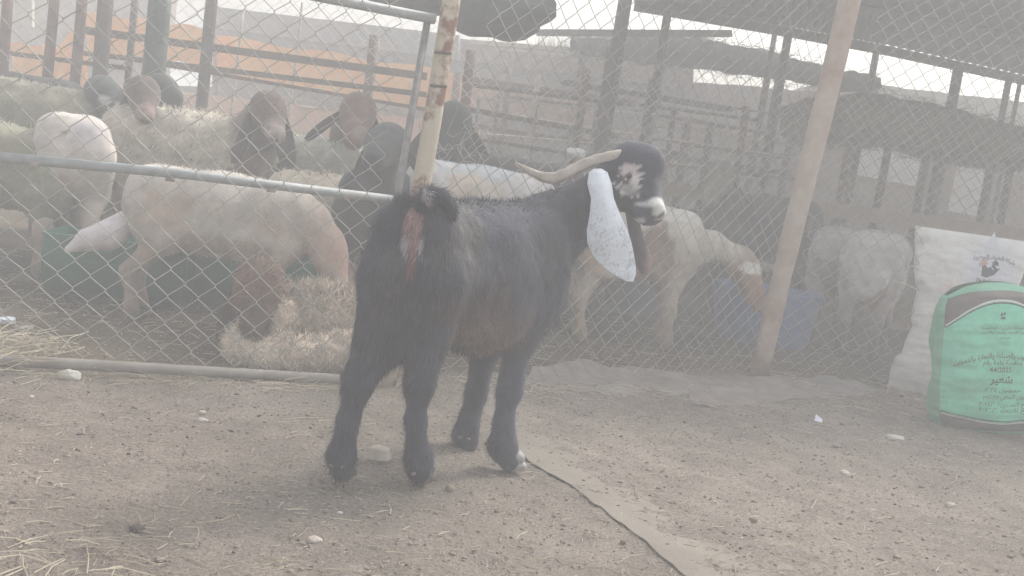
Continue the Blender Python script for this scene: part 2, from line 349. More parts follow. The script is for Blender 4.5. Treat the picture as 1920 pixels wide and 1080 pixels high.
for k, (x0, y0, x1, y1, lab) in enumerate(((1610, 268, 1722, 290, 'pale sheet hung on the far pen wall below the reed roof'), (1788, 300, 1852, 312, 'narrow whitish sheet at the far pen wall near the right edge'))):
    b_ = MB().box(D(x0, y0+(30 if k == 0 else 45), 10.6), D(x1, y1+(30 if k == 0 else 45), 10.6), .02, .30 if k == 0 else .52).build('pale_sheet', M['whitewall']); tag(b_, lab, 'sheet')
# crenel of far scrub seen on the skyline: thin reeds
def scrub():
    V = []; F = []
    for i in range(1500):
        px = rng.uniform(1010, 1430); p = D(px, 62+(px-1010)*.02, 14.); L = rng.uniform(.03, .2)*(1+1.0*math.exp(-((px-1120)/60)**2)); p[1] += rng.uniform(0, 1.2)
        d = np.array([rng.normal(0, .35), rng.normal(0, .3), 1]); d /= np.linalg.norm(d); b_ = len(V); V += [p+np.array([-.004, 0, -.3]), p+np.array([.004, 0, -.3]), p+d*L]; F.append([b_, b_+1, b_+2])
    V = np.array(V); V[:, 2] = np.minimum(V[:, 2], 2.4)
    tag(link('dry_scrub', npmesh('dry_scrub', V, F, False, M['brush'])), 'faint dry scrub on the skyline behind the plank', 'scrub', kind='stuff')
scrub()

# --- left shed (dark roof strip) + orange wall sheets
ls = thing('left_shed', (-1.6, 11, 0), 'dark roofed open shed at the back behind the orange sheets', 'shed')
def quadslab(name, corners_px, Y, th, m, parent):
    P = [D(x, y, Y) for x, y in corners_px]; V = P+[p+np.array([0, th, 0]) for p in P]
    off = np.array(parent.location) if parent is not None else np.zeros(3)
    return link(name, npmesh(name, np.array(V)-off, [[3, 2, 1, 0], [4, 5, 6, 7], [0, 1, 5, 4], [1, 2, 6, 5], [2, 3, 7, 6], [3, 0, 4, 7]], False, m), parent)
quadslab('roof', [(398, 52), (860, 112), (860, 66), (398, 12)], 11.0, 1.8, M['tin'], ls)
quadslab('back_wall', [(398, 240), (1300, 370), (1300, 170), (398, 40)], 12.6, .1, M['block'], ls)
quadslab('roof', [(860, 112), (1300, 168), (1300, 128), (860, 72)], 11.3, 1.2, M['wallbrown'], ls)
for x in (410, 560, 740, 960, 1150): vpost(x, 95, 0, 11.2, .03, M['darkpost'], ls)
orx = [((150, 40), (300, 60), 22, 60), ((20, 95), (300, 125), -5, 40)]
def sheet(px, py0, px1, py1, h0, h1, Y, m, lab, cat='sheet', bulge=.03):
    xs = np.linspace(px, px1, 26); V = []
    for row in np.linspace(0, 1, 5):
        for i, x in enumerate(xs):
            yt = np.interp(x, [px, px1], [py0, py1]); hh = np.interp(x, [px, px1], [h0, h1])
            p = D(x, yt+hh*row, Y); p[1] += bulge*math.sin(i*.9+row*2)+bulge*.5*math.sin(i*2.3); p[2] += .012*math.sin(i*.7+row); V.append(p)
    n = 26; V = np.array(V); V2 = V+np.array([0, .01, 0]); F = []
    for k in range(4):
        for i in range(n-1):
            a = k*n+i; F += [[a, a+n, a+n+1, a+1], [a+5*n, a+1+5*n, a+n+1+5*n, a+n+5*n]]
    V = np.concatenate([V, V2]); off = V.mean(0); o = link('orange_sheet', npmesh('orange_sheet', V-off, F, True, m)); o.location = off
    return tag(o, lab, cat)
sheet(405, 66, 880, 140, 70, 78, 9.2, M['orange'], 'long orange sheet sagging behind the brown pen rails, centre left', bulge=.02)
sheet(160, 22, 400, 55, 75, 70, 9.0, M['orange'], 'orange sheet behind the rusty posts, left of the green post')
sheet(20, 80, 165, 92, 70, 75, 9.1, M['orange'], 'orange sheet at the far left edge behind the fence')
sheet(880, 150, 1120, 200, 60, 40, 9.3, M['pinkwall'], 'faded pinkish sheet behind the rails beside the flaking post')
wallbox('low_wall', [(60, 140), (900, 235)], 9.8, .15, M['pinkwall'], 'low pinkish mud wall behind the left pen rails', 'wall')
quadslab('beam_board', [(0, 40), (60, 50), (60, -30), (0, -30)], 9.6, .05, M['wall'], None)
bb = bpy.data.objects['beam_board']; tag(bb, 'pale board standing at the top left corner', 'board')
tag(MB().box(D(100, 112, 8.4), D(150, 50, 8.4), .03, .05).build('orange_brace', M['orange']), 'slanting orange brace between the two leftmost rusty posts', 'brace')

# --- middle pens: rails, posts and finer mesh
pl = thing('pen_fence', (-1.5, 6.6, 0), 'old pen fence of rusty posts and brown rails behind the sheep, left half', 'fence')
for px, Y, r, m, pt in ((12, 6.0, .03, 'rustpost', -20), (98, 6.2, .03, 'rustpost', -20), (150, 6.3, .032, 'rustpost', -20), (196, 6.3, .045, 'darkpost', -20), (250, 6.6, .022, 'darkpost', -20), (395, 6.5, .036, 'darkpost', -20), (700, 6.9, .026, 'rustpost', 66)):
    tp = D(px+ (5 if pt < 0 else 0), pt, Y); bt = np.array([tp[0], Y, 0.]); pole('post', bt, tp, r, M[m], pl, 8)
for x0, y0, x1, y1, h, m in ((157, 57, 800, 143, .042, 'rail'), (157, 100, 800, 178, .03, 'rail'), (20, 100, 250, 130, .025, 'rail'), (210, 105, 800, 205, .02, 'rust')):
    rail(x0, y0, x1, y1, 6.55, 6.55, h, M['rail' if m == 'rail' else 'rustpost'], pl)
for x0, y0, x1, y1 in ((470, 180, 830, 212), (560, 203, 830, 216)): rail(x0, y0, x1, y1, 7.2, 7.2, .02, M['rail_pale'], pl)
for px, pt in ((566, 4), (712, 66), (455, 20)): pole('pipe', *(lambda t_: (np.array([t_[0], 7.0, .3]), t_))(D(px, pt, 7.0)), .009, M['rail_pale'], pl, 6)
chain((-3.4, 6.45), (-.15, 6.62), .1, 2.1, .085, .085, .0017, M['wire_far'], pl, .02, 3, 2)
gp = vpost(303, -30, 0, 5.7, .062, M['green'], None, 'green_post'); tag(gp, 'thick dark green post standing behind the brown-headed goats', 'post')
pr = thing('pen_fence', (2.2, 7.2, 0), 'sloping rusty pen fence with fine mesh behind the big goat, right half', 'fence')
for px, Y, r, m, pt in ((885, 6.9, .032, 'rustpost', 95), (1100, 7.4, .026, 'rustpost', 130), (1150, 7.0, .04, 'darkpost', 90), (1225, 7.6, .03, 'darkpost', 150), (1400, 7.8, .026, 'rustpost', 200), (1590, 8.0, .03, 'rustpost', 280), (1740, 8.1, .03, 'rustpost', 280), (1860, 8.2, .03, 'darkpost', 290), (1010, 7.4, .018, 'rail_pale', 140)):
    tp = D(px, pt, Y); pole('post', np.array([tp[0], Y, 0.]), tp, r, M[m], pr, 8)
for x0, y0, x1, y1, h, m, Y0, Y1 in ((880, 205, 1160, 256, .03, 'rail', 7, 7.3), (880, 160, 1165, 196, .02, 'rail', 7, 7.3), (890, 183, 1230, 215, .012, 'rail_pale', 7.4, 7.6), (900, 262, 1150, 300, .02, 'rail', 7, 7.2), (905, 252, 1140, 270, .012, 'rail_pale', 7.4, 7.6), (930, 92, 1140, 112, .02, 'rail_pale', 9.4, 9.6), (880, 78, 1140, 98, .03, 'rail_pale', 9.6, 9.8), (1180, 250, 1520, 300, .012, 'rail_pale', 7.8, 8.0), (1180, 300, 1520, 340, .02, 'rail', 7.8, 8.0)):
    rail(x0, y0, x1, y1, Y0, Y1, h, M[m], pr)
chain((-.10, 7.05), (5.4, 8.2), .1, 1.55, .075, .075, .0019, M['wire_far'], pr, .02, 3, 3)
# more rails, uprights and a sagging cable in the far pens
pc = thing('pen_fence', (.9, 8.8, 0), 'cluttered brown rails and uprights of the farthest pens, beyond the fine mesh', 'fence')
r_ = np.random.default_rng(31)
for i in range(15):
    x0 = r_.uniform(840, 1350); y0 = 120+(x0-840)*.135+r_.uniform(0, 130); L_ = r_.uniform(140, 330); Y = r_.uniform(8.3, 9.3)
    rail(x0, y0, x0+L_, y0+L_*.145+r_.uniform(-5, 5), Y, Y+.1, r_.uniform(.014, .045), M[('rail', 'rustpost', 'darkpost', 'rail', 'rail_pale')[i % 5]], pc)
for i in range(11):
    x0 = r_.uniform(850, 1560); tp = D(x0, 130+(x0-840)*.14+r_.uniform(0, 45), 8.8+r_.uniform(-.4, .4)); pole('post', np.array([tp[0], tp[1], 0.]), tp, r_.uniform(.014, .032), M[('rustpost', 'darkpost', 'rail')[i % 3]], pc, 7)
# low trough wall with pale top
tw = thing('feed_wall', (3.0, 7.0, 0), 'long low mud-coloured feed wall behind the two grey sheep', 'wall')
a = D(1230, 352, 7.0); b = D(2010, 452, 7.2); a2 = a.copy(); b2 = b.copy(); a2[2] -= .10; b2[2] -= .10
MB().box(a, b, .35, .09, jit=.004).build('coping', mat('coping', (.27, .22, .17), .9, (.36, .30, .24), 9, .4), tw)
MB().box((a[0], a[1], a[2]/2-.035), (b[0], b[1], b[2]/2-.035), .28, a[2]-.14).build('base', M['block'], tw)
# far dark tarpaulin bundle at the top centre
def blobmesh(name, c, rad, m, seed, parent=None, n=2, amp=.12, fr=3., sub=4):
    import bmesh
    bm = bmesh.new(); bmesh.ops.create_icosphere(bm, subdivisions=sub, radius=1)
    V = np.array([v.co[:] for v in bm.verts]); F = [[v.index for v in f.verts] for f in bm.faces]; bm.free()
    V = V*(1+amp*fbm(V*fr, seed, 3))[:, None]*np.asarray(rad); o = link(name, npmesh(name, V, F, True, m), parent); o.location = c; return o
c = D(925, 15, 5.4)
tg = blobmesh('tarpaulin_bundle', c, (.27, .22, .14), M['darktarp'], 8, amp=.16, fr=2.2); tag(tg, 'dark green tarpaulin bundle hanging over the pens at top centre', 'tarpaulin')
tb = blobmesh('tarpaulin_bundle', D(780, -2, 5.6), (.24, .15, .07), M['darktarp'], 9, amp=.16, fr=2.2); tag(tb, 'smaller dark tarpaulin roll beside the flaking post, above the gate rail', 'tarpaulin')

# ------------------------------------------------------------------ front fence
PA = G(0, 690); PB = G(650, 715); P1 = G(726, 722); P2 = G(1425, 705); P3 = G(1700, 735)
u1 = (P1-PA)/np.linalg.norm(P1-PA); PL = PA-u1*.5
gate = thing('chain_link_gate', tuple((PA+P1)/2), 'galvanised pipe and chain-link gate in front of the sheep, left side', 'gate')
def onz(P, z): return np.array([P[0], P[1], z])
def along(P, Q, t, z): q = P*(1-t)+Q*t; return np.array([q[0], q[1], z])
mid = [D(-60, 289, 2.97), D(330, 325, 3.24), D(750, 376, 3.62)]
mrail = MB().tube(mid, .0145, 12).build('middle_rail', M['galv'], gate, True)
MB().tube([along(PL, P1, 0, .025), along(PL, P1, .35, .022), along(PL, P1, .9, .012)], .017, 12).build('bottom_rail', M['dustpipe'], gate, True)
t0 = D(560, -14, 3.42); t1 = D(815, 36, 3.62); dirt = (t1-t0)
MB().tube([t0-dirt*2.4, t0, t1], .0165, 12).build('top_rail', M['galv'], gate, True)
MB().tube([along(PL, P1, .955, .02), t1+np.array([-.022, 0, .0])], .012, 12).build('stile', M['darkgalv'], gate, True)
for t in (.13, .42, .66, .86):
    q = mid[0]*(1-t)+mid[2]*t; MB().tube([q-dirt/np.linalg.norm(dirt)*.012, q+dirt/np.linalg.norm(dirt)*.012], .0175, 10).build('clamp', M['rustpipe'], mrail, True)
chain(PL+np.array([0, .02, 0]), along(PL, P1, .955, 0)+np.array([0, .02, 0]), .03, 1.62, .088, .083, .0014, M['wire'], gate, .016, 4, 5)
p1 = pole('fence_post', onz(P1, 0), D(857, -40, 3.68)+np.array([0, 0, .18]), .030, M['post1'], None, 16, .003, 14); tag(p1, 'flaking white and rust painted post at the gate hinge, behind the goat rump', 'post')
for py in (160, 98):
    xx = 823+(160-py)*.13; MB().tube([D(xx-17, py, 3.585), D(xx+15, py+3, 3.585)], .005, 6).build('wire_tie', M['darkpost'], p1)
p2t = D(1592, -10, 4.62); p2t = P2+(p2t-P2)*1.12
p2 = pole('fence_post', onz(P2, 0), p2t, .041, M['post2'], None, 18, .006, 16, r2=.046); tag(p2, 'thick leaning pinkish wooden post on the right, beside the blue tub', 'post')
rf = thing('chain_link_fence', tuple((P1+P3)/2), 'sagging chain-link fence from the flaking post past the leaning pink post', 'fence')
lean = np.array([.10, -.03])
chain(P1+np.array([.03, .03, 0]), P2+np.array([-.02, .05, 0]), .01, 2.15, .080, .078, .0017, M['wire'], rf, .02, 4, 6, tilt=(.25, 0))
u3 = (P3-P2)/np.linalg.norm(P3-P2); P4 = P3+u3*.9
chain(P2+np.array([.03, .05, 0]), P4+np.array([0, .06, 0]), .01, 2.15, .080, .078, .0017, M['wire'], rf, .03, 4, 7, tilt=(.30, 0))
# loose curls of wire near the two posts
def curls(c0, n, R, lab, seed):
    r_ = np.random.default_rng(seed); mb = MB()
    for i in range(n):
        p = np.array(c0)+r_.normal(0, R*.5, 3)*np.array([1, .3, 1.6]); a0 = r_.uniform(0, 6); pts = []
        for k in range(7):
            pts.append(p.copy()); a0 += r_.normal(0, .8); p = p+np.array([math.cos(a0), r_.normal(0, .15), math.sin(a0)])*R*.35
        mb.tube(pts, .0013, 4)
    tag(mb.build('loose_wire', M['wire']), lab, 'wire')
curls(D(850, 300, 3.62), 12, .07, 'tangled loose wire ends hanging beside the flaking post', 3)
curls(D(1520, 440, 4.70), 12, .07, 'twisted loose wire ends on the right side of the pink post', 4)

# ------------------------------------------------------------------ animals
def capsule(a, b, ra, rb, n=12):
    a = np.asarray(a, float); b = np.asarray(b, float); t = b-a; L = np.linalg.norm(t); t = t/L if L > 1e-6 else np.array([0, 0, 1.])
    x = np.cross(t, [0, 0, 1.]);  x = x if np.linalg.norm(x) > .05 else np.cross(t, [1, 0, 0.]); x /= np.linalg.norm(x); y = np.cross(t, x)
    rings = [(a, -math.cos(q)*ra, math.sin(q)*ra) for q in (.4, .8, 1.2, 1.571)]+[(b, math.cos(q)*rb, math.sin(q)*rb) for q in (1.571, 1.2, .8, .4)]
    th = np.arange(n)*2*math.pi/n; V = [c+t*h+r*(np.cos(th)[:, None]*x+np.sin(th)[:, None]*y) for c, h, r in rings]
    V = np.concatenate(V+[[a-t*ra], [b+t*rb]]); R = len(rings)
    F = [[k*n+j, k*n+(j+1) % n, (k+1)*n+(j+1) % n, (k+1)*n+j] for k in range(R-1) for j in range(n)]
    F += [[R*n, (j+1) % n, j] for j in range(n)]+[[R*n+1, (R-1)*n+j, (R-1)*n+(j+1) % n] for j in range(n)]
    return V, F
def field(X, pr, k):
    Dm = np.empty((len(X), len(pr)))
    for i, p in enumerate(pr):
        a = np.asarray(p[0], float); b = np.asarray(p[1], float); ab = b-a; L2 = ab@ab
        t = np.clip(((X-a)@ab)/L2, 0, 1) if L2 > 1e-9 else np.zeros(len(X))
        Dm[:, i] = np.linalg.norm(X-(a+t[:, None]*ab), axis=1)-(p[2]+(p[3]-p[2])*t)
    mn = Dm.min(1, keepdims=True); return (mn[:, 0]-k*np.log(np.exp(-(Dm-mn)/k).sum(1))), Dm
def grow(name, prims, voxel, k, parent, colfn=None, disp=None, kc=.02, m=None):
    """one continuous body grown round its skeleton"""
    off = np.array(parent.location); mb = MB()
    for p in prims: mb.add(*capsule(*p[:4]))
    tmp = link('tmp', npmesh('tmp', np.concatenate(mb.V), mb.F)); md = tmp.modifiers.new('r', 'REMESH'); md.mode = 'VOXEL'; md.voxel_size = voxel; md.use_smooth_shade = True
    bpy.context.view_layer.update(); dg = bpy.context.evaluated_depsgraph_get(); me = bpy.data.meshes.new_from_object(tmp.evaluated_get(dg)); me.name = name
    bpy.data.objects.remove(tmp); n = len(me.vertices); X = np.empty(n*3, np.float32); me.vertices.foreach_get('co', X); X = X.reshape(-1, 3).astype(float)
    for it in range(3):
        f, _ = field(X, prims, k); g = np.empty_like(X); e = .002
        for ax in range(3):
            d = np.zeros(3); d[ax] = e; g[:, ax] = (field(X+d, prims, k)[0]-f)/e
        gn = np.linalg.norm(g, axis=1, keepdims=True)+1e-6; X = X-g/gn*np.clip(f, -voxel, voxel*1.5)[:, None]
    N = g/gn; f, Dm = field(X, prims, k)
    W = np.exp(-(Dm-Dm.min(1, keepdims=True))/kc); W /= W.sum(1, keepdims=True); C_ = W@np.array([p[4] for p in prims])
    if colfn is not None: C_ = colfn(X, N, C_)
    if disp is not None: X = X+N*disp(X)[:, None]
    me.vertices.foreach_set('co', (X-off).astype(np.float32).ravel())
    a = me.color_attributes.new('Col', 'FLOAT_COLOR', 'POINT'); cc = np.ones((n, 4), np.float32); cc[:, :3] = np.clip(C_, .005, 1); a.data.foreach_set('color', cc.ravel())
    me.polygons.foreach_set('use_smooth', np.ones(len(me.polygons), bool)); me.materials.clear(); me.materials.append(m or M['skin']); me.update()
    o = link(name, me, parent); return o, X, N, C_
def fur(name, body, parent, n, lenfn, width, lift=.35, curl=0., mat_=None, cvar=.25, segs=2, gravity=1., mask=None, seed=5, flow=None):
    o, X, N, C_ = body; r_ = np.random.default_rng(seed); me = o.data; off = np.array(parent.location)
    me.calc_loop_triangles(); T = np.empty(len(me.loop_triangles)*3, np.int32); me.loop_triangles.foreach_get('vertices', T); T = T.reshape(-1, 3)
    A = np.linalg.norm(np.cross(X[T[:, 1]]-X[T[:, 0]], X[T[:, 2]]-X[T[:, 0]]), axis=1)
    if mask is not None: A = A*mask(X[T].mean(1), C_[T].mean(1))
    ix = r_.choice(len(T), n, p=A/A.sum()); b = r_.dirichlet((1, 1, 1), n)
    P = (X[T[ix]]*b[:, :, None]).sum(1); Nn = (N[T[ix]]*b[:, :, None]).sum(1); Cc = (C_[T[ix]]*b[:, :, None]).sum(1)
    gdir = np.zeros_like(P); gdir[:, 2] = -gravity
    if flow is not None: gdir = gdir+flow(P, Nn)
    gt = gdir-(gdir*Nn).sum(1, keepdims=True)*Nn; jit = r_.normal(0, .28+curl, P.shape)
    d = gt+Nn*lift+jit*.8; d /= np.linalg.norm(d, axis=1, keepdims=True)
    Ln = lenfn(P)*r_.uniform(.55, 1.25, n); s = np.cross(d, Nn); s /= np.linalg.norm(s, axis=1, keepdims=True)+1e-6
    rows = []; cur = P-Nn*.003; dd = d.copy(); wv = np.linspace(1, 0, segs+1)**.7
    for i in range(segs+1):
        ww = width*wv[i]/2
        rows += [cur-s*ww, cur+s*ww] if i < segs else [cur]
        bend = np.array([0, 0, -.35*gravity])+(r_.normal(0, curl*1.6, P.shape) if curl else 0)
        cur = cur+dd*(Ln/segs)[:, None]; dd = dd+bend*.6; dd /= np.linalg.norm(dd, axis=1, keepdims=True)
    V = np.stack(rows, 1); kk = V.shape[1]; base = np.arange(n)[:, None]*kk; F = []
    tri = []
    for i in range(segs-1): a = 2*i; tri += [[a, a+1, a+3], [a, a+3, a+2]]
    a = 2*(segs-1); tri.append([a, a+1, a+2]); F = (base[:, :, None]+np.array(tri)[None]).reshape(-1, 3)
    cv = np.clip(Cc*(1+r_.normal(0, cvar, (n, 1))), .004, 1); CC = np.repeat(cv, kk, 0)
    NN = np.repeat(Nn/np.linalg.norm(Nn, axis=1, keepdims=True), kk, 0)+np.repeat(r_.normal(0, .25, P.shape), kk, 0); NN /= np.linalg.norm(NN, axis=1, keepdims=True)
    me2 = npmesh(name, V.reshape(-1, 3)-off, F, True, mat_ or M['fur'], CC)
    if len(me2.vertices) == len(NN): me2.normals_split_custom_set_from_vertices(NN.tolist())
    return tag(link(name, me2, parent), kind='stuff')
def spots(X, C_, lst, seed=0, nf=30, na=.35, soft=.3):
    nz = vnoise(X*nf, seed)*na
    for c, r, col in lst:
        r = np.asarray(r, float); d = np.linalg.norm((X-np.asarray(c))/r, axis=1)+nz; t = np.clip((1+soft/2-d)/soft, 0, 1)[:, None]; C_ = C_*(1-t)+np.array(col)*t
    return C_
def ear(name, left, right, Yl, Yr, parent, colfn, cup=.012, m=None, nu=9):
    """left/right: outline points [(px,py)] ; real leaf with a cupped section and thickness"""
    n = len(left); V = []; u = np.linspace(-1, 1, nu)
    for side in (1, -1):
        for i in range(n):
            a = D(*left[i], Yl[i]); b = D(*right[i], Yr[i]); c_ = (a+b)/2; hw = (b-a)/2; nn = np.cross(hw, [0, 0, 1.]); nn /= np.linalg.norm(nn)+1e-9
            if nn[1] > 0: nn = -nn
            tt = i/(n-1); th = .0035*(1-.3*tt)
            for q in u: V.append(c_+hw*q+nn*(cup*(1-q*q)*math.sin(math.pi*min(tt*1.1+.12, 1))+side*th*math.sqrt(max(0, 1-q*q))))
    V = np.array(V); F = []; o2 = n*nu
    for i in range(n-1):
        for j in range(nu-1):
            a = i*nu+j; F += [[a, a+1, a+nu+1, a+nu], [o2+a, o2+a+nu, o2+a+nu+1, o2+a+1]]
        F += [[i*nu, i*nu+nu, o2+i*nu+nu, o2+i*nu], [i*nu+nu-1, o2+i*nu+nu-1, o2+i*nu+2*nu-1, i*nu+2*nu-1]]
    C_ = colfn(V); off = np.array(parent.location)
    o = link(name, npmesh(name, V-off, F, True, m or M['skin'], C_), parent); md = o.modifiers.new('s', 'SUBSURF'); md.levels = md.render_levels = 1
    return o

BLK = np.array([.032, .034, .058]); BRN = np.array([.085, .055, .042]); WHT = np.array([.76, .78, .80]); DGR = np.array([.035, .038, .045])
# ---- the big goat
goat = thing('goat', (-.12, 2.65, 0), 'big black goat with long white speckled ears and a swept-back horn, standing outside the fence', 'goat')
K = lambda c: np.array(c, float)
pr_ = []
def bone(a, b, ra, rb, c=BLK):
    lw = lambda p, r: r-.0035*float(np.clip((.36-p[2])/.10, 0, 1))*(1-.5*float(np.clip((.12-p[2])/.06, 0, 1)))
    ra, rb = lw(a, ra), lw(b, rb)
    pr_.append((np.asarray(a, float), np.asarray(b, float), ra, rb, K(c)))
gf = np.array([.588, .809, 0]); gr = np.array([.809, -.588, 0]); gb = np.array([-.232, 2.50, 0]); up = np.array([0, 0, 1.])
def L(s, l, z): return gb+gf*s+gr*l+up*z
bone(L(0, -.028, .575), L(.22, -.03, .565), .075, .085); bone(L(0, .028, .575), L(.22, .03, .565), .075, .085)
bone(L(.22, -.03, .565), L(.42, -.028, .575), .085, .085); bone(L(.22, .03, .565), L(.42, .028, .575), .085, .085)
bone(L(.05, 0, .60), L(.40, 0, .61), .055, .055)
bone(L(.05, 0, .46), L(.25, 0, .425), .10, .130, BLK); bone(L(.25, 0, .425), L(.44, 0, .44), .130, .115, BLK)
bone(L(.44, 0, .50), L(.50, 0, .46), .10, .07)
for s_ in (-.042, .042): bone(L(.04, s_, .50), L(.25, s_, .495), .082, .094); bone(L(.25, s_, .495), L(.44, s_, .50), .094, .080)
# rump and hind legs
bone(D(752, 430, 2.47), D(738, 520, 2.47), .062, .074); bone(D(738, 520, 2.47), D(712, 640, 2.49), .076, .058)
bone(D(712, 640, 2.49), D(672, 718, 2.45), .054, .036); bone(D(672, 718, 2.45), D(652, 790, 2.44), .034, .0235); bone(D(652, 790, 2.44), D(641, 855, 2.45), .0235, .029); bone(D(641, 855, 2.45), D(642, 884, 2.46), .030, .026)
bone(D(808, 430, 2.46), D(812, 520, 2.46), .062, .070); bone(D(812, 520, 2.46), D(802, 630, 2.50), .072, .052)
bone(D(802, 630, 2.50), D(787, 720, 2.47), .048, .034); bone(D(787, 720, 2.47), D(779, 790, 2.48), .032, .023); bone(D(779, 790, 2.48), D(784, 860, 2.50), .023, .030); bone(D(784, 860, 2.50), D(788, 890, 2.50), .030, .026)
bone(D(775, 520, 2.52), D(765, 640, 2.54), .06, .035)
# fore legs
bone(D(930, 560, 2.97), D(910, 650, 2.93), .070, .045); bone(D(910, 650, 2.93), D(893, 738, 2.92), .040, .030); bone(D(893, 738, 2.92), D(880, 785, 2.90), .027, .023); bone(D(880, 785, 2.9), D(872, 818, 2.90), .025, .031); bone(D(872, 818, 2.9), D(876, 832, 2.89), .032, .028)
bone(D(985, 520, 2.86), D(975, 620, 2.80), .085, .050); bone(D(975, 620, 2.80), D(955, 735, 2.76), .044, .031); bone(D(955, 735, 2.76), D(944, 790, 2.75), .029, .023); bone(D(944, 790, 2.75), D(942, 838, 2.73), .025, .034); bone(D(942, 838, 2.73), D(955, 868, 2.71), .034, .024)
# chest, neck, head
bone(D(1000, 500, 2.92), D(1003, 580, 2.90), .085, .062); bone(D(960, 450, 2.86), D(1030, 420, 2.91), .085, .085)
bone(D(1000, 470, 2.90), D(1072, 412, 2.93), .098, .074); bone(D(1072, 412, 2.93), D(1145, 345, 2.95), .074, .060)
bone(D(1172, 320, 2.95), D(1195, 315, 2.94), .056, .054); bone(D(1192, 318, 2.94), D(1203, 350, 2.92), .052, .044)
bone(D(1203, 350, 2.92), D(1219, 386, 2.88), .040, .028); bone(D(1172, 365, 2.94), D(1210, 402, 2.89), .040, .019); bone(D(1219, 386, 2.88), D(1230, 396, 2.86), .025, .021)
bone(D(1180, 300, 2.95), D(1215, 305, 2.93), .045, .043)
bone(D(1212, 405, 2.885), D(1222, 409, 2.88), .016, .013)
def goatcol(X, N, C_):
    n1 = fbm(X*14, 3, 3)[:, None]
    C_ = C_*(1+.35*n1)
    belly = D(905, 620, 2.62); C_ = spots(X, C_, [(belly, (.10, .2, .062), (.13, .082, .068)), (D(880, 560, 2.58), (.07, .14, .05), (.065, .046, .042))], 2, 16, .5, soft=1.1)
    C_ = spots(X, C_, [(D(868, 440, 2.5), (.05, .1, .11), (.075, .075, .075)), (D(720, 560, 2.4), (.03, .1, .09), (.055, .055, .06)), (D(1010, 470, 2.8), (.06, .1, .06), (.045, .045, .055))], 5, 30, .8, soft=1.2)
    C_ = spots(X, C_, [(D(780, 392, 2.38), (.016, .07, .030), (.25, .165, .155)), (D(775, 425, 2.38), (.021, .08, .050), (.27, .165, .155)), (D(772, 455, 2.385), (.016, .08, .035), (.25, .15, .14)), (D(771, 490, 2.39), (.008, .06, .03), (.16, .07, .06)),
                       (D(757, 460, 2.385), (.005, .05, .022), (.27, .28, .31)), (D(790, 462, 2.385), (.005, .05, .020), (.27, .28, .31)), (D(792, 370, 2.38), (.009, .05, .016), (.42, .40, .42))], 6, 60, .35)
    # white eye ring and speckles, white muzzle
    h = [(D(1180, 320, 2.885), (.021, .05, .017), (.55, .48, .47)), (D(1190, 338, 2.875), (.010, .05, .030), (.6, .56, .56)), (D(1178, 356, 2.88), (.026, .04, .014), (.36, .34, .35)), (D(1167, 362, 2.89), (.008, .04, .008), (.6, .58, .58)),
         (D(1232, 380, 2.85), (.022, .05, .013), (.66, .65, .62)), (D(1237, 396, 2.85), (.017, .06, .020), (.64, .63, .60)), (D(1210, 384, 2.85), (.028, .04, .007), (.5, .5, .49)), (D(1200, 414, 2.86), (.013, .05, .009), (.50, .50, .50))]
    C_ = spots(X, C_, h, 9, 170, .3, soft=.5)
    sp = vnoise(X*330, 12); hd = np.linalg.norm((X-D(1180, 342, 2.88))/np.array([.045, .08, .05]), axis=1)
    C_ = np.where(((sp > .42) & (hd < 1))[:, None], np.array([.5, .48, .48]), C_)
    C_ = spots(X, C_, [(D(1178, 328, 2.885), (.011, .05, .0065), (.26, .13, .10)), (D(1243, 400, 2.84), (.005, .05, .006), (.05, .045, .045)), (D(1236, 407, 2.85), (.012, .05, .0025), (.05, .04, .04))], 1, 90, .3)
    C_ = spots(X, C_, [(D(925, 735, 2.74), (.006, .04, .03), (.30, .30, .30))], 3, 60, .5)
    return C_
gbody = grow('body', pr_, .0085, .012, goat, goatcol, lambda X: .0022*fbm(X*38, 5, 2), kc=.022)
dcam = lambda P, c, r: np.linalg.norm((P-c)/np.asarray(r), axis=1)
headc = D(1195, 345, 2.92)
def glen(P):
    z = P[:, 2]; l = np.full(len(P), .022)
    l = np.where(z < .30, .016, l); l = np.where((z < .12), .018, l); l = np.where(z < .055, .005, l)
    hd = np.linalg.norm(P-headc, axis=1); l = np.where(hd < .16, .005, l)
    back = np.clip((P-gb)@gf, -1, 1); l = np.where((back < .12) & (z > .25) & (z < .62), .030, l)
    return l
fur('hair', gbody, goat, 95000, glen, .0015, .16, 0, cvar=.7, segs=3, seed=3, mask=lambda P, C_: np.where(np.linalg.norm(P-headc, axis=1) < .13, .35, 1.))
# leg feathering: longer tufts at the hocks and fetlocks
def near_pts(pts, rad): return lambda P, C_: sum(np.exp(-(np.linalg.norm(P-q, axis=1)/rad)**2) for q in pts)+1e-9
tuft_pts = [D(648, 722, 2.43), D(632, 850, 2.44), D(758, 715, 2.46), D(760, 820, 2.47), D(770, 870, 2.48), D(857, 805, 2.88), D(922, 820, 2.72), D(930, 740, 2.75), D(640, 800, 2.43), D(880, 740, 2.9)]
fur('leg_tufts', gbody, goat, 3600, lambda P: np.full(len(P), .027), .0015, .45, .05, cvar=.5, segs=3, seed=8, mask=near_pts(tuft_pts, .035))
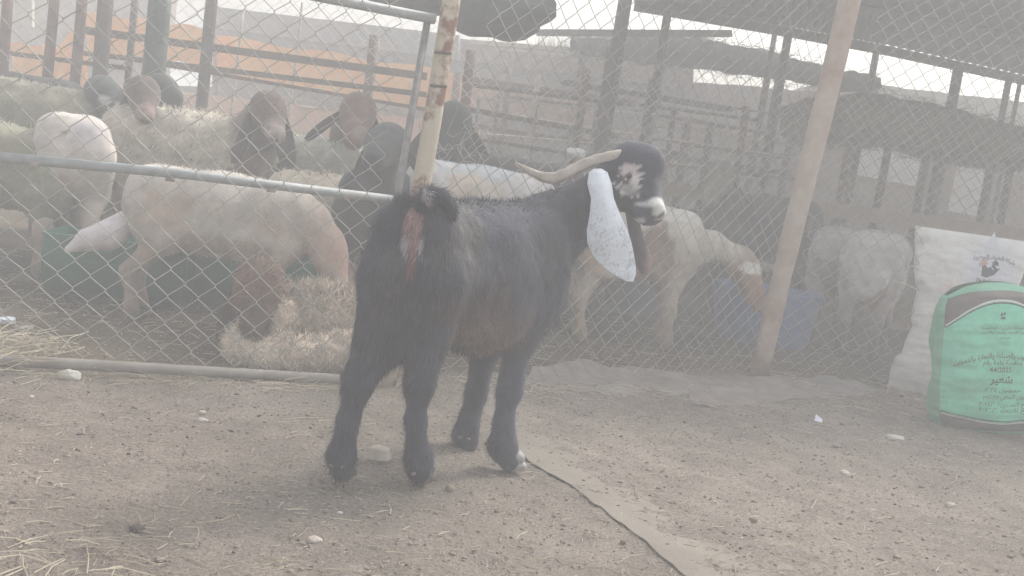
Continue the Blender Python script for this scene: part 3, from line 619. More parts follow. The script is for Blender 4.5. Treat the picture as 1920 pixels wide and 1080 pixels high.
# tail
tl = goat
tp_ = [(D(795, 392, 2.43), D(803, 366, 2.40), .022, .018, BLK), (D(803, 366, 2.40), D(825, 368, 2.40), .017, .014, BLK), (D(825, 368, 2.40), D(840, 388, 2.41), .014, .010, BLK), (D(840, 388, 2.41), D(843, 402, 2.42), .010, .005, BLK)]
tailb = grow('tail', tp_, .005, .006, goat, lambda X, N, C_: spots(X, C_, [(D(795, 365, 2.38), (.008, .03, .014), (.45, .43, .45))], 2, 60, .4))
fur('tail_hair', tailb, goat, 5000, lambda P: np.full(len(P), .026), .0014, .12, .04, cvar=.6, segs=3, seed=9, gravity=.7, flow=lambda P, Nn: np.array([[.8, 0, .1]]))
rump_up = near_pts([D(755, 372, 2.44)], .02); fur('rump_hair', gbody, goat, 350, lambda P: np.full(len(P), .032), .0010, .8, .1, cvar=.8, segs=3, seed=10, gravity=-.4, mask=rump_up)
# horn
hp = [D(1182, 290, 2.93), D(1160, 289, 2.905), D(1140, 293, 2.895), D(1112, 300, 2.885), D(1085, 312, 2.875), D(1060, 326, 2.87), D(1038, 334, 2.865), D(1015, 331, 2.86), D(992, 320, 2.85), D(975, 310, 2.845), D(965, 304, 2.84)]
hp = np.array(hp); tt = np.linspace(0, 1, 40); hpi = np.stack([np.interp(tt, np.linspace(0, 1, len(hp)), hp[:, k]) for k in range(3)], 1)
for _k in range(3): hpi[1:-1] = (hpi[:-2]+hpi[1:-1]*2+hpi[2:])/4
hr = np.interp(tt, [0, .3, .52, .64, .82, 1], [.0125, .013, .0145, .0135, .007, .0012]); hr *= 1+.05*np.sin(np.arange(40)*1.9)
MB().tube(hpi, hr, 14, flat=.55).build('horn', M['horn'], goat, True)
hp2 = CAMP+(hpi-CAMP)*1.028+np.array([0, 0, -.004]); MB().tube(hp2, hr, 14, flat=.55).build('horn', M['horn'], goat, True)
def earw(V):
    n = (.85*vnoise(V*np.array([520, 520, 330]), 30)+.45*vnoise(V*70, 31))[:, None]; mid_ = np.clip(1-np.abs(V[:, 2:3]-.60)/.16, 0, 1)
    c = WHT*np.array([.92, .96, 1.02])*(1+.05*n); t = np.clip((n-.60+mid_*.5)*1.8, 0, .42); return np.clip(c*(1-t)+np.array([.10, .11, .13])*t, 0, 1)
LE = [(1113, 316), (1104, 323), (1101, 345), (1108, 372), (1105, 405), (1100, 430), (1101, 455), (1112, 480), (1131, 501), (1155, 518), (1172, 527)]
RE = [(1128, 316), (1139, 323), (1147, 345), (1151, 372), (1164, 405), (1176, 430), (1184, 455), (1189, 478), (1192, 500), (1192, 516), (1187, 528)]
ye = [2.88, 2.865, 2.845, 2.83, 2.82, 2.815, 2.81, 2.81, 2.805, 2.80, 2.80]
def dense(lst, k=4):
    l = np.array(lst, float); t = np.linspace(0, len(l)-1, (len(l)-1)*k+1); return [tuple(np.interp(t_, range(len(l)), l[:, j]) for j in range(l.shape[1])) for t_ in t]
dens1 = lambda y, k=4: list(np.interp(np.linspace(0, len(y)-1, (len(y)-1)*k+1), range(len(y)), y))
e1 = ear('ear', dense(LE, 14), dense(RE, 14), dens1(ye, 14), dens1(ye, 14), goat, earw, .020, m=mat_attr('ear_hair', .8, 40, .08, .15, 300), nu=51); e1['label'] = 'near white ear with grey speckles'
LE2 = [(1168, 372), (1172, 400), (1178, 430), (1184, 460), (1188, 485), (1194, 503), (1203, 514)]
RE2 = [(1196, 375), (1198, 400), (1202, 432), (1212, 458), (1220, 480), (1226, 496), (1218, 513)]
def ear_dark(V):
    P = (V-D(1222, 490, 2.97)); t = np.clip(1.1-np.abs(P[:, 0:1])/.022, 0, 1)*np.clip((.62-V[:, 2:3])/.04, 0, 1); return np.array([.12, .105, .115])*(1-t)+np.array([.42, .30, .27])*t
e2 = ear('ear', LE2, RE2, [2.99]*7, [2.97]*7, goat, ear_dark, .012); e2['label'] = 'far dark grey ear with pinkish edge'
# eye
ec = D(1179, 330, 2.876); blobmesh('eye', ec-np.array(goat.location), (.0085, .006, .007), M['eye'], 1, goat, amp=0, sub=3)
for q in ((1243, 399, 2.846),): blobmesh('nostril', D(*q)-np.array(goat.location), (.003, .003, .0045), M['eye'], 1, goat, amp=0, sub=2)
# hooves (two claws each) and dewclaws
def hoof(px, py, Y, yaw, m, s=1., par=None, parent=None):
    c = D(px, py, Y); c[2] = 0; f_ = np.array([math.cos(yaw), math.sin(yaw), 0]); r_ = np.array([f_[1], -f_[0], 0])
    mb = MB()
    for sd_ in (-1, 1):
        p = c+r_*sd_*.011*s
        mb.add(*capsule(p-f_*.010*s+up*.012*s, p+f_*.014*s+up*.012*s, .0135*s, .0105*s))
        mb.add(*capsule(p-f_*.012*s+up*.034*s, p+f_*.006*s+up*.03*s, .014*s, .013*s))
    o = mb.build('hoof', m, parent, True); return o
gy = math.atan2(.809, .588)
hoof(643, 890, 2.47, gy, M['hoof'], 1.15, parent=goat); hoof(790, 898, 2.515, gy, M['hoof'], 1.15, parent=goat); hoof(877, 836, 2.90, gy, M['hoof'], 1.05, parent=goat); hoof(964, 878, 2.73, gy-.75, M['hoof_pale'], 1.15, parent=goat)
for px, py, Y in ((622, 872, 2.425), (642, 874, 2.42), (758, 890, 2.465), (775, 888, 2.465), (862, 820, 2.865), (878, 823, 2.862)):
    q = D(px, py, Y); blobmesh('dewclaw', q-np.array(goat.location), (.0062, .006, .0048), M['dew'], 2, goat, amp=.1, sub=2)

# ---- the flock
def quad(name, label, cat, loc, yaw, H, Lb, col, headb, muz, hs=1., bulk=1., wool=0., woolcol=None, voxel=.016, facecol=None, nose=None, legcol=None, neckcol=None, fat=0., ears='droop', earcol=None,
         legs=True, lying=False, nf=6000, sp=None, front=None, hind=None, furw=.004, group=None, bellycol=None, earscale=1., neckr=1., muzcol=None, headfur=.008, wlen=.022):
    t = thing(name, (float(loc[0]), float(loc[1]), 0), label, cat, group)
    o = np.array([loc[0], loc[1], 0.]); f_ = np.array([math.cos(yaw), math.sin(yaw), 0]); l_ = np.array([-f_[1], f_[0], 0])
    Q = lambda x, y, z: o+f_*x*Lb+l_*y*H+up*z*H
    dz = -.53 if lying else 0
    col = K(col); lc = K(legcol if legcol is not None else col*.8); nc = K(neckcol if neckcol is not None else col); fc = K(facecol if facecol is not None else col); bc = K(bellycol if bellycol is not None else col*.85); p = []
    def bn(a, b, ra, rb, c): p.append((np.asarray(a, float), np.asarray(b, float), ra*H, rb*H, K(c)))
    for s in (-1, 1):
        bn(Q(-.5, .075*s*bulk, .82+dz), Q(0, .085*s*bulk, .80+dz), .14*bulk, .155*bulk, col); bn(Q(0, .085*s*bulk, .80+dz), Q(.48, .065*s*bulk, .81+dz), .155*bulk, .135*bulk, col)
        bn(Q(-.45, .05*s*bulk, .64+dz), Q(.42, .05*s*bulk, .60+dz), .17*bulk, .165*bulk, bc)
        if legs and not lying:
            hx = hind or (0, 0); fx = front or (0, 0)
            bn(Q(-.52, .10*s, .72), Q(-.38, .13*s, .52), .135, .085, col); bn(Q(-.38, .13*s, .52), Q(-.60+hx[(s+1)//2], .12*s, .30), .07, .042, lc*.5+col*.5)
            bn(Q(-.60+hx[(s+1)//2], .12*s, .30), Q(-.55+hx[(s+1)//2], .12*s, .09), .038, .030, lc); bn(Q(-.55+hx[(s+1)//2], .12*s, .09), Q(-.53+hx[(s+1)//2], .12*s, .045), .034, .032, lc)
            bn(Q(.46, .09*s, .68), Q(.42, .11*s, .46), .11, .06, col); bn(Q(.42, .11*s, .46), Q(.45+fx[(s+1)//2], .11*s, .27), .048, .037, lc*.6+col*.4)
            bn(Q(.45+fx[(s+1)//2], .11*s, .27), Q(.45+fx[(s+1)//2], .11*s, .09), .033, .028, lc); bn(Q(.45+fx[(s+1)//2], .11*s, .09), Q(.47+fx[(s+1)//2], .11*s, .045), .033, .03, lc)
        if lying:
            bn(Q(.40, .15*s, .16), Q(.62, .13*s, .07), .07, .04, lc); bn(Q(-.35, .22*s, .16), Q(-.10, .24*s, .07), .10, .05, lc)
    if fat: bn(Q(-.66, 0, .72+dz), Q(-.72, 0, .52+dz), .10*fat, .12*fat, col); bn(Q(-.68, .07, .66+dz), Q(-.70, -.07, .60+dz), .09*fat, .09*fat, col)
    hb = np.asarray(headb, float); mz = np.asarray(muz, float); hd = mz-hb; hl = np.linalg.norm(hd); hd /= hl; R = hs
    sh0 = Q(.50, 0, .80+dz); mid_ = (sh0+hb)/2+up*(.01)
    bn(Q(.42, 0, .76+dz), mid_, .15*neckr, .115*neckr, nc*.6+col*.4); bn(Q(.5, 0, .62+dz), mid_-up*.02, .13*neckr, .09*neckr, nc); bn(mid_, hb-hd*.01, .11*neckr, .082*R, nc)
    side = np.cross(hd, up); side = side/np.linalg.norm(side) if np.linalg.norm(side) > .2 else l_
    top = np.cross(side, hd)
    if top[2] < 0: top = -top
    def hbn(a, b, ra, rb, c): p.append((a, b, ra*R, rb*R, K(c)))
    mc = K(muzcol if muzcol is not None else fc)
    hbn(hb, hb+hd*hl*.28, .060, .052, fc); hbn(hb+hd*hl*.2+top*.014, hb+hd*hl*.75+top*.010, .040, .030, fc); hbn(hb+hd*hl*.72, mz, .031, .024, mc); hbn(hb+hd*hl*.2-top*.022, hb+hd*hl*.85-top*.016, .036, .019, fc)
    for s in (-1, 1): hbn(hb+hd*hl*.16+side*s*.026*R+top*.026*R, hb+hd*hl*.34+side*s*.030*R+top*.022*R, .022, .016, fc*.8); hbn(hb+hd*hl*.5+side*s*.018*R-top*.005, hb+hd*hl*.2+side*s*.030*R-top*.015, .022, .028, fc)
    hbn(mz+side*.010*R-top*.004, mz-side*.010*R-top*.004, .020, .020, mc)
    def cf(X, N, C_):
        C_ = C_*(1+.16*fbm(X*9, 3, 3)[:, None])
        if sp: C_ = spots(X, C_, sp, 4, 22, .55)
        if nose is not None: C_ = spots(X, C_, [(mz+top*.01, (.046*R,)*3, nose)], 4, 60, .5, soft=1.1)
        C_ = spots(X, C_, [(hb+hd*hl*.33+side*s*.040*R+top*.030*R, (.015*R,)*3, K(fc)*.35) for s in (-1, 1)]+[(mz+hd*.02*R-top*.012*R, (.016*R, .03*R, .006*R), K(mc)*.4)], 7, 60, .3)
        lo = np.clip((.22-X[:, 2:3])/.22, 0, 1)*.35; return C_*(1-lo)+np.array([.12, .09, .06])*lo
    hmask = lambda X: np.clip(np.minimum(np.linalg.norm(X-hb, axis=1), np.linalg.norm(X-mz, axis=1))/.12-.7, 0, 1)*np.clip(X[:, 2]/.15-1.0+(2 if lying else 0), 0, 1)
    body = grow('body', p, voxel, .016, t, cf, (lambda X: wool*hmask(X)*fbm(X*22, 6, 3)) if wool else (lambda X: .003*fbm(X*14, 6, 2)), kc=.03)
    if wool:
        fur('wool', body, t, nf, lambda P: headfur+wlen*hmask(P), furw, .42, .34, cvar=.22, segs=3, seed=len(p)+nf)
    else: fur('hair', body, t, nf, lambda P: np.full(len(P), .016), .0024, .16, .03, cvar=.38, segs=2, seed=len(p)+nf)
    # ears
    ecn = K(earcol if earcol is not None else fc*.8)
    for s in (-1, 1):
        root = hb+hd*.015+side*s*.052*R; es = earscale
        dr = side*s*.55-up*.8-hd*.1 if ears == 'droop' else side*s*1.-up*.25
        if isinstance(ears, dict): dr = np.asarray(ears[s], float)
        dr = dr/np.linalg.norm(dr); Le = .150*R*es; fw = hd*.5+side*.85*s+np.array([0, -.15, 0]); fw = fw-(fw@dr)*dr; fw /= np.linalg.norm(fw)+1e-6; nn = np.cross(dr, fw)
        pts = []; rows = 9; nu = 7; V = []
        for i in range(rows):
            q = i/(rows-1); c_ = root+dr*Le*q-up*(.02*q*q); ww = (.016+.018*math.sin(q*2.7))*R*es**.5*(1 if q < .98 else .45)
            for sg in (1, -1):
                for j in range(nu): v = -1+2*j/(nu-1); V.append(c_+fw*ww*v+nn*s*(.010*(1-v*v))+nn*sg*.003*math.sqrt(max(0, 1-v*v)))
        V = np.array(V).reshape(rows, 2, nu, 3); F = []; id_ = lambda i, g, j: i*2*nu+g*nu+j
        for i in range(rows-1):
            for j in range(nu-1): F += [[id_(i, 0, j), id_(i, 0, j+1), id_(i+1, 0, j+1), id_(i+1, 0, j)], [id_(i, 1, j), id_(i+1, 1, j), id_(i+1, 1, j+1), id_(i, 1, j+1)]]
            F += [[id_(i, 0, 0), id_(i+1, 0, 0), id_(i+1, 1, 0), id_(i, 1, 0)], [id_(i, 0, nu-1), id_(i, 1, nu-1), id_(i+1, 1, nu-1), id_(i+1, 0, nu-1)]]
        Vf = V.reshape(-1, 3); off = np.array(t.location); link('ear', npmesh('ear', Vf-off, F, True, M['skin'], np.tile(ecn, (len(Vf), 1))*(1+.2*vnoise(Vf*40, 3))[:, None]), t)
        blobmesh('eye', hb+hd*hl*.33+side*s*.041*R+top*.028*R-off, (.012*R,)*3, M['eye'], 1, t, amp=0, sub=2)
        blobmesh('nostril', mz+side*s*.013*R+top*.014*R+hd*.010*R-off, (.0045*R,)*3, M['eye'], 1, t, amp=0, sub=1)
        if legs and not lying:
            hx = hind or (0, 0); fx = front or (0, 0)
            for bx_ in (-.53+hx[(s+1)//2], .48+fx[(s+1)//2]):
                c_ = Q(bx_, .12*s if bx_ < 0 else .11*s, 0); mb = MB()
                for s2 in (-1, 1): mb.add(*capsule(c_+l_*s2*.011+up*.014, c_+l_*s2*.011+f_*.02+up*.012, .015, .011)); mb.add(*capsule(c_+l_*s2*.010+up*.035, c_+l_*s2*.010+f_*.01+up*.03, .016, .014))
                mb.build('hoof', M['hoof'], t, True)
    return t, body, Q
W_ = (.56, .50, .45); CR = (.55, .49, .40); OL = (.25, .235, .17); GRN = (.42, .42, .35); DB = (.075, .048, .038); RB = (.14, .07, .045); BK = (.018, .02, .022); BKG = (.014, .028, .026)
FL = 'sheep and goats crowded behind the fence'
def ctr(px, Y): q = D(px, 400, Y); return (q[0], Y)
# shorn pinkish white sheep, head down, front left
quad('sheep', 'shorn pinkish white sheep standing side-on with lowered head, nearest the gate', 'sheep', ctr(415, 4.08), .10, .60, .50, (.50, .455, .40), D(612, 455, 4.10), D(636, 548, 4.02), .95, 1.02, 0, facecol=(.40, .26, .21), legcol=(.30, .22, .18), neckcol=(.50, .40, .34), nf=16000, voxel=.013, neckr=1.12,
     sp=[(D(370, 285, 3.98), (.17, .2, .05), (.66, .64, .60)), (D(300, 400, 3.9), (.10, .1, .08), (.46, .36, .30)), (D(440, 360, 3.9), (.12, .1, .05), (.62, .56, .50)), (D(500, 430, 3.9), (.08, .1, .05), (.46, .36, .30)), (D(580, 500, 3.95), (.06, .1, .05), (.46, .34, .28)), (D(420, 470, 3.9), (.20, .2, .035), (.36, .28, .23)), (D(600, 520, 3.95), (.05, .2, .06), (.36, .27, .22)), (D(262, 470, 3.9), (.05, .2, .05), (.40, .31, .25)), (D(655, 523, 4.0), (.012, .05, .012), (.8, .78, .75))], ears={-1: (.5, -.3, -.8), 1: (.3, .4, -.8)}, fat=0, group=FL)
s1 = [o for o in COL.objects if o.get('label', '').startswith('shorn pinkish white')][0]
grow('tail', [(D(235, 418, 4.0), D(205, 440, 3.96), .045, .050, K((.62, .56, .56))), (D(205, 440, 3.96), D(165, 450, 3.92), .048, .036, K((.62, .57, .58))), (D(165, 450, 3.92), D(128, 468, 3.9), .034, .014, K((.6, .56, .58)))], .010, .012, s1)
# rear view, whitish pink
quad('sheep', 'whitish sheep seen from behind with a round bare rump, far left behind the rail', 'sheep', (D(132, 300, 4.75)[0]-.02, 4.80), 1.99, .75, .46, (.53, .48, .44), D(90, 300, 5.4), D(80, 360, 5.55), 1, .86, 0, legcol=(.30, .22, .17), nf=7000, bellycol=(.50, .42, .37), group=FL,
     sp=[(D(108, 248, 4.42), (.018, .1, .018), (.20, .13, .10)), (D(118, 350, 4.45), (.035, .1, .10), (.40, .30, .24)), (D(160, 240, 4.5), (.05, .1, .10), (.50, .46, .47))])
# olive fleece, far left
quad('sheep', 'dusty olive woolly sheep at the top left edge, mostly cut off by the frame', 'sheep', ctr(20, 5.35), .05, .85, .62, OL, D(190, 300, 5.45), D(225, 390, 5.5), 1, 1.05, .012, nf=7000, facecol=DB, group=FL)
quad('sheep', 'olive woolly sheep low at the left edge beside the white rump', 'sheep', (D(-30, 400, 4.55)[0], 4.55), .2, .66, .55, (.23, .22, .15), D(-150, 330, 4.9), D(-160, 400, 4.9), 1, 1, .012, nf=5000, legs=True, group=FL)
quad('goat', 'black goat back showing above the olive sheep at the left edge', 'goat', ctr(10, 6.1), 3.0, .93, .55, BK, D(-80, 120, 6.1), D(-110, 160, 6.0), 1, .8, 0, nf=1500, voxel=.02, group=FL)
# black goat with white speckled nose
quad('goat', 'black goat with a white speckled blaze on its nose, left of the dark brown goat', 'goat', ctr(205, 5.45), 1.3, .74, .5, (.50, .49, .52), D(190, 172, 5.35), D(228, 208, 5.15), 1.15, .85, 0, facecol=BKG, neckcol=(.05, .06, .06), legcol=BK, nf=3000, group=FL, earcol=BKG, ears={-1: (.3, -.2, -.9), 1: (-.5, -.3, -.8)},
     sp=[(D(198, 188, 5.2), (.035, .12, .018), (.42, .40, .42)), (D(222, 205, 5.1), (.03, .1, .02), (.45, .42, .44)), (D(178, 225, 5.3), (.06, .2, .10), BKG)])
quad('goat', 'dark brown goat with a pink nose facing the camera beside the green post', 'goat', (D(300, 300, 5.6)[0], 5.62), -2.3, .80, .5, DB, D(268, 172, 5.12), D(273, 218, 4.95), 1.0, .9, 0, facecol=DB, neckcol=(.07, .05, .04), nose=(.30, .20, .18), nf=3500, earscale=1.5, ears={1: (-.30, 0, -1), -1: (.35, 0, -1)}, group=FL, earcol=DB,
     sp=[(D(262, 270, 5.0), (.06, .3, .10), (.055, .038, .032))])
quad('goat', 'black goat head turned right behind the dark brown goat, against the green post', 'goat', (D(330, 300, 6.0)[0], 6.0), 2.8, .84, .45, BK, D(300, 168, 5.6), D(328, 185, 5.5), 1.05, .8, 0, nf=1500, earcol=BKG, group=FL, facecol=BKG)
# cream fleece with dark brown head
quad('sheep', 'cream woolly sheep with a brown drooping-eared head and pale muzzle, centre left', 'sheep', ctr(350, 5.15), -.10, .82, .58, CR, D(502, 203, 4.86), D(518, 254, 4.70), 1.02, 1.02, .012, facecol=(.11, .07, .055), neckcol=(.13, .08, .055), nose=(.42, .34, .32), nf=12000, headfur=.014, earscale=1.6, ears={1: (-.32, 0, -1), -1: (.30, 0, -1)}, earcol=(.07, .055, .055), group=FL,
     sp=[(D(455, 300, 4.85), (.10, .2, .10), (.16, .10, .07)), (D(480, 255, 4.85), (.05, .2, .08), (.10, .065, .05))], furw=.005)
quad('sheep', 'greenish cream woolly sheep between the two brown heads, behind the pale fleece', 'sheep', (D(590, 320, 5.3)[0], 5.35), -.55, .78, .5, GRN, D(690, 330, 5.0), D(705, 390, 4.9), 1, 1.0, .010, nf=8000, facecol=CR, group=FL, furw=.005)
quad('sheep', 'yellowish cream fleece standing just left of the black goat, head hidden', 'sheep', (D(625, 400, 4.72)[0], 4.78), -.15, .62, .42, (.60, .52, .41), D(560, 480, 4.9), D(540, 530, 4.9), .9, 1.02, .010, nf=8000, facecol=CR, legcol=(.2, .15, .11), group=FL, furw=.005)
quad('goat', 'reddish brown goat facing left with one ear flung out, above the pale fleece', 'goat', (D(730, 300, 5.7)[0], 5.7), -2.5, .82, .5, RB, D(672, 207, 5.05), D(662, 265, 4.85), 1.1, .85, 0, facecol=(.15, .085, .06), neckcol=(.12, .065, .05), nf=3500, earcol=(.06, .045, .045), ears={1: (-1, 0, -.85), -1: (.35, 0, -.95)}, group=FL, earscale=1.3,
     sp=[(D(672, 245, 4.8), (.02, .1, .04), (.22, .16, .13))])
quad('goat', 'black goat with a drooping ear standing at the hinge post behind the gate', 'goat', (D(700, 430, 4.62)[0], 4.72), -1.75, .70, .40, BK, D(728, 268, 4.42), D(700, 300, 4.22), 1.15, .85, 0, facecol=(.026, .028, .032), nf=5000, neckcol=BK, earcol=(.035, .038, .05), ears={1: (-.15, -.1, -.95), -1: (.75, -.05, -.75)}, earscale=1.2, group=FL, voxel=.013, neckr=.8)
# lying curly fleece
t13, b13, Q13 = quad('sheep', 'curly cream sheep lying against the gate bottom with its dark brown head lowered', 'sheep', (D(600, 600, 3.86)[0], 3.86), 3.25, .50, .36, (.74, .62, .50), D(486, 520, 3.74), D(478, 622, 3.60), 1.1, 1.02, .016, facecol=(.19, .10, .07), neckcol=(.26, .15, .10), lying=True, nf=42000, furw=.0034, wlen=.034, headfur=.026, earcol=(.10, .062, .05), ears={1: (-.22, .1, -1), -1: (.25, .1, -1)}, earscale=1.35, group=FL, voxel=.009, bellycol=(.74, .60, .46),
     sp=[(D(482, 600, 3.6), (.05, .1, .06), (.11, .07, .055)), (D(486, 490, 3.7), (.05, .1, .04), (.24, .15, .11))])
ruff = [(D(455, 660, 3.60), D(500, 675, 3.58), .050, .050, K((.72, .62, .50))), (D(440, 640, 3.62), D(470, 665, 3.60), .040, .04, K((.72, .62, .50)))]
ruff += [(D(485, 655, 3.62), D(560, 668, 3.62), .062, .060, K((.70, .59, .48))), (D(560, 668, 3.62), D(660, 660, 3.68), .060, .070, K((.70, .59, .48))), (D(455, 640, 3.64), D(520, 600, 3.72), .055, .08, K((.66, .54, .43)))]
rf_ = grow('chest_fleece', ruff, .009, .01, t13, None, lambda X: .008*fbm(X*30, 3, 2)); fur('wool', rf_, t13, 20000, lambda P: np.full(len(P), .030), .0032, .35, .36, cvar=.28, segs=3, seed=77)
# centre white back
quad('sheep', 'bluish white sheep whose back shows just above the big goat, between post and horn', 'sheep', ctr(900, 4.85), .35, .765, .48, (.58, .56, .54), D(1040, 470, 5.1), D(1075, 540, 5.1), 1, .95, 0, legcol=(.3, .25, .2), nf=7000, voxel=.013, group=FL,
     sp=[(D(900, 312, 4.75), (.20, .4, .05), (.53, .55, .57)), (D(870, 350, 4.7), (.08, .2, .05), (.62, .52, .44)), (D(930, 360, 4.7), (.08, .2, .04), (.60, .54, .47))])
# right: white sheep feeding from the tub
quad('sheep', 'white sheep with brown face and tan belly feeding from the blue tub by the post', 'sheep', (D(1185, 500, 5.0)[0], 5.02), .28, .70, .44, (.60, .57, .51), D(1388, 492, 5.28), D(1424, 572, 5.18), 1.08, .95, 0, facecol=(.30, .15, .09), legcol=(.38, .27, .20), neckcol=(.60, .56, .48), bellycol=(.30, .20, .15), muzcol=(.30, .15, .09), nf=9000, voxel=.012, earcol=(.55, .5, .45), group=FL, neckr=.72, ears={-1: (.6, -.3, .1), 1: (.4, .5, -.4)},
     sp=[(D(1100, 460, 4.8), (.10, .3, .12), (.50, .36, .27)), (D(1215, 465, 4.9), (.14, .2, .10), (.24, .15, .11)), (D(1380, 530, 5.2), (.06, .2, .06), (.24, .14, .10)), (D(1405, 500, 5.25), (.075, .2, .024), (.68, .65, .60)), (D(1150, 560, 4.9), (.1, .2, .1), (.16, .11, .08)), (D(1300, 400, 5.0), (.12, .3, .05), (.66, .64, .59))], hind=(.02, .12), front=(-.02, .06))
# pair of grey rumps
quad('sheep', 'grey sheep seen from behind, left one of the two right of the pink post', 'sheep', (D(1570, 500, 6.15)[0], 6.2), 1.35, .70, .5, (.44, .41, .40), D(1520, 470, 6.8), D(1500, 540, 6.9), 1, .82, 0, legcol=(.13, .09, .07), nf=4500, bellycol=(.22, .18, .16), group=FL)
quad('sheep', 'larger grey sheep rump nearest the white sack, right one of the two', 'sheep', (D(1655, 500, 5.85)[0], 5.95), 1.15, .70, .5, (.50, .48, .46), D(1610, 490, 6.6), D(1590, 560, 6.7), 1, .95, 0, legcol=(.14, .10, .075), nf=5500, group=FL, fat=.9,
     sp=[(D(1650, 560, 5.6), (.09, .3, .09), (.30, .20, .16))])
quad('goat', 'dark goat with a tan striped face behind the feeding white sheep', 'goat', (D(1430, 420, 6.7)[0], 6.75), 2.9, .82, .50, (.06, .055, .058), D(1352, 328, 6.45), D(1330, 378, 6.35), 1.15, .95, 0, facecol=(.24, .20, .16), neckcol=(.10, .085, .07), nf=3000, earcol=(.04, .04, .04), group=FL, ears={-1: (.6, 0, -.5), 1: (.5, .2, -.7)})
# dark goats in the centre
quad('goat', 'black goat standing head-on just right of the flaking post', 'goat', (D(860, 300, 5.75)[0], 5.9), -1.6, .80, .45, BK, D(850, 225, 5.6), D(842, 290, 5.45), 1.3, .82, 0, facecol=BK, nf=2500, earcol=BKG, group=FL, earscale=1.2)
quad('goat', 'very dark brown goat with a low back, behind the white back in the centre', 'goat', ctr(950, 5.7), .1, .84, .55, (.045, .036, .034), D(1060, 350, 5.8), D(1085, 400, 5.8), 1, .85, 0, nf=2500, group=FL)
quad('goat', 'rusty brown goat back just left of the horn tip, half hidden', 'goat', ctr(1050, 6.1), .05, .78, .5, (.17, .11, .085), D(1180, 360, 6.2), D(1200, 420, 6.2), 1, .85, 0, nf=2000, group=FL)
tag(blobmesh('white_bundle', D(1081, 288, 5.9), (.055, .04, .028), mat('white_cloth', (.75, .75, .74), .7), 4, amp=.25, fr=1.8), 'small bright white bundle above the horn in the centre', 'bundle')

# ------------------------------------------------------------------ troughs, tub
def half_barrel(name, A, B, r, m, label, h=None):
    """long trough: half cylinder, open at the top, closed ends, with wall thickness"""
    A = np.asarray(A, float); B = np.asarray(B, float); t_ = (B-A)/np.linalg.norm(B-A); n_ = np.array([-t_[1], t_[0], 0]); h = h or r
    V = []; K1 = 37
    for rr, hh in ((r, h), (r-.012, h-.014)):
        for P in (A, B) if rr == r else (A+t_*.014, B-t_*.014):
            for i in range(K1): q = math.pi*i/(K1-1); V.append(P+n_*math.cos(q)*rr*(1+.0)+up*(h-math.sin(q)**.7*hh))
    F = []; o1 = K1; i2 = 2*K1; i3 = 3*K1
    for i in range(K1-1): F += [[i, i+1, o1+i+1, o1+i], [i2+i, i3+i, i3+i+1, i2+i+1]]
    F += [list(range(K1))[::-1], [o1+i for i in range(K1)], [i2+i for i in range(K1)], [i3+i for i in range(K1)][::-1]]
    for a_, b_ in ((0, i2), (K1-1, i2+K1-1)): F.append([a_, o1+a_, b_+K1, b_] if a_ == 0 else [a_, b_, b_+K1, o1+a_])
    V = np.array(V); off = (A+B)/2; o = link(name, npmesh(name, V-off, F, False, m)); o.location = off; md = o.modifiers.new('b', 'BEVEL'); md.width = .006; md.segments = 2
    return tag(o, label, 'trough')
TA = G(85, 597); TB = G(300, 611)
half_barrel('feed_trough', np.array([D(82, 500, 4.25)[0], 4.32, 0]), np.array([D(352, 500, 4.35)[0], 4.40, 0]), .17, M['trough'], 'dark green-black half-barrel feed trough behind the pinkish white sheep, left end', .26)
half_barrel('feed_trough', np.array([D(372, 500, 4.50)[0], 4.50, 0]), np.array([D(640, 500, 4.6)[0], 4.60, 0]), .16, M['trough'], 'black half-barrel feed trough behind the lying curly sheep', .25)
def tub(c, r, h, m, label):
    V = []; n = 40
    prof = [(0, .012), (r*.72, .010), (r*.80, 0), (r*.86, .03), (r*.98, h*.92), (r*1.03, h*.93), (r*1.03, h), (r*.965, h), (r*.82, .05), (0, .035)]
    for rr, z in prof:
        for j in range(n): q = j*2*math.pi/n; V.append((max(rr, .001)*math.cos(q), max(rr, .001)*math.sin(q)*.92, z))
    F = [[k*n+j, k*n+(j+1) % n, (k+1)*n+(j+1) % n, (k+1)*n+j] for k in range(len(prof)-1) for j in range(n)]
    o = link('feed_tub', npmesh('feed_tub', V, F, True, m)); o.location = c; md = o.modifiers.new('e', 'EDGE_SPLIT'); md.split_angle = .9
    return tag(o, label, 'tub')
g_ = D(1432, 600, 5.85); tub((g_[0], 5.85, 0), .29, .29, M['tub'], 'round blue plastic feed tub under the feeding sheep, behind the pink post')
g_ = D(1190, 575, 6.2); tub((g_[0], 6.3, 0), .2, .20, mat('grey_blue_plastic', (.16, .18, .22), .6, (.22, .24, .28), 6), 'dull grey-blue tub half hidden behind the legs of the white sheep')

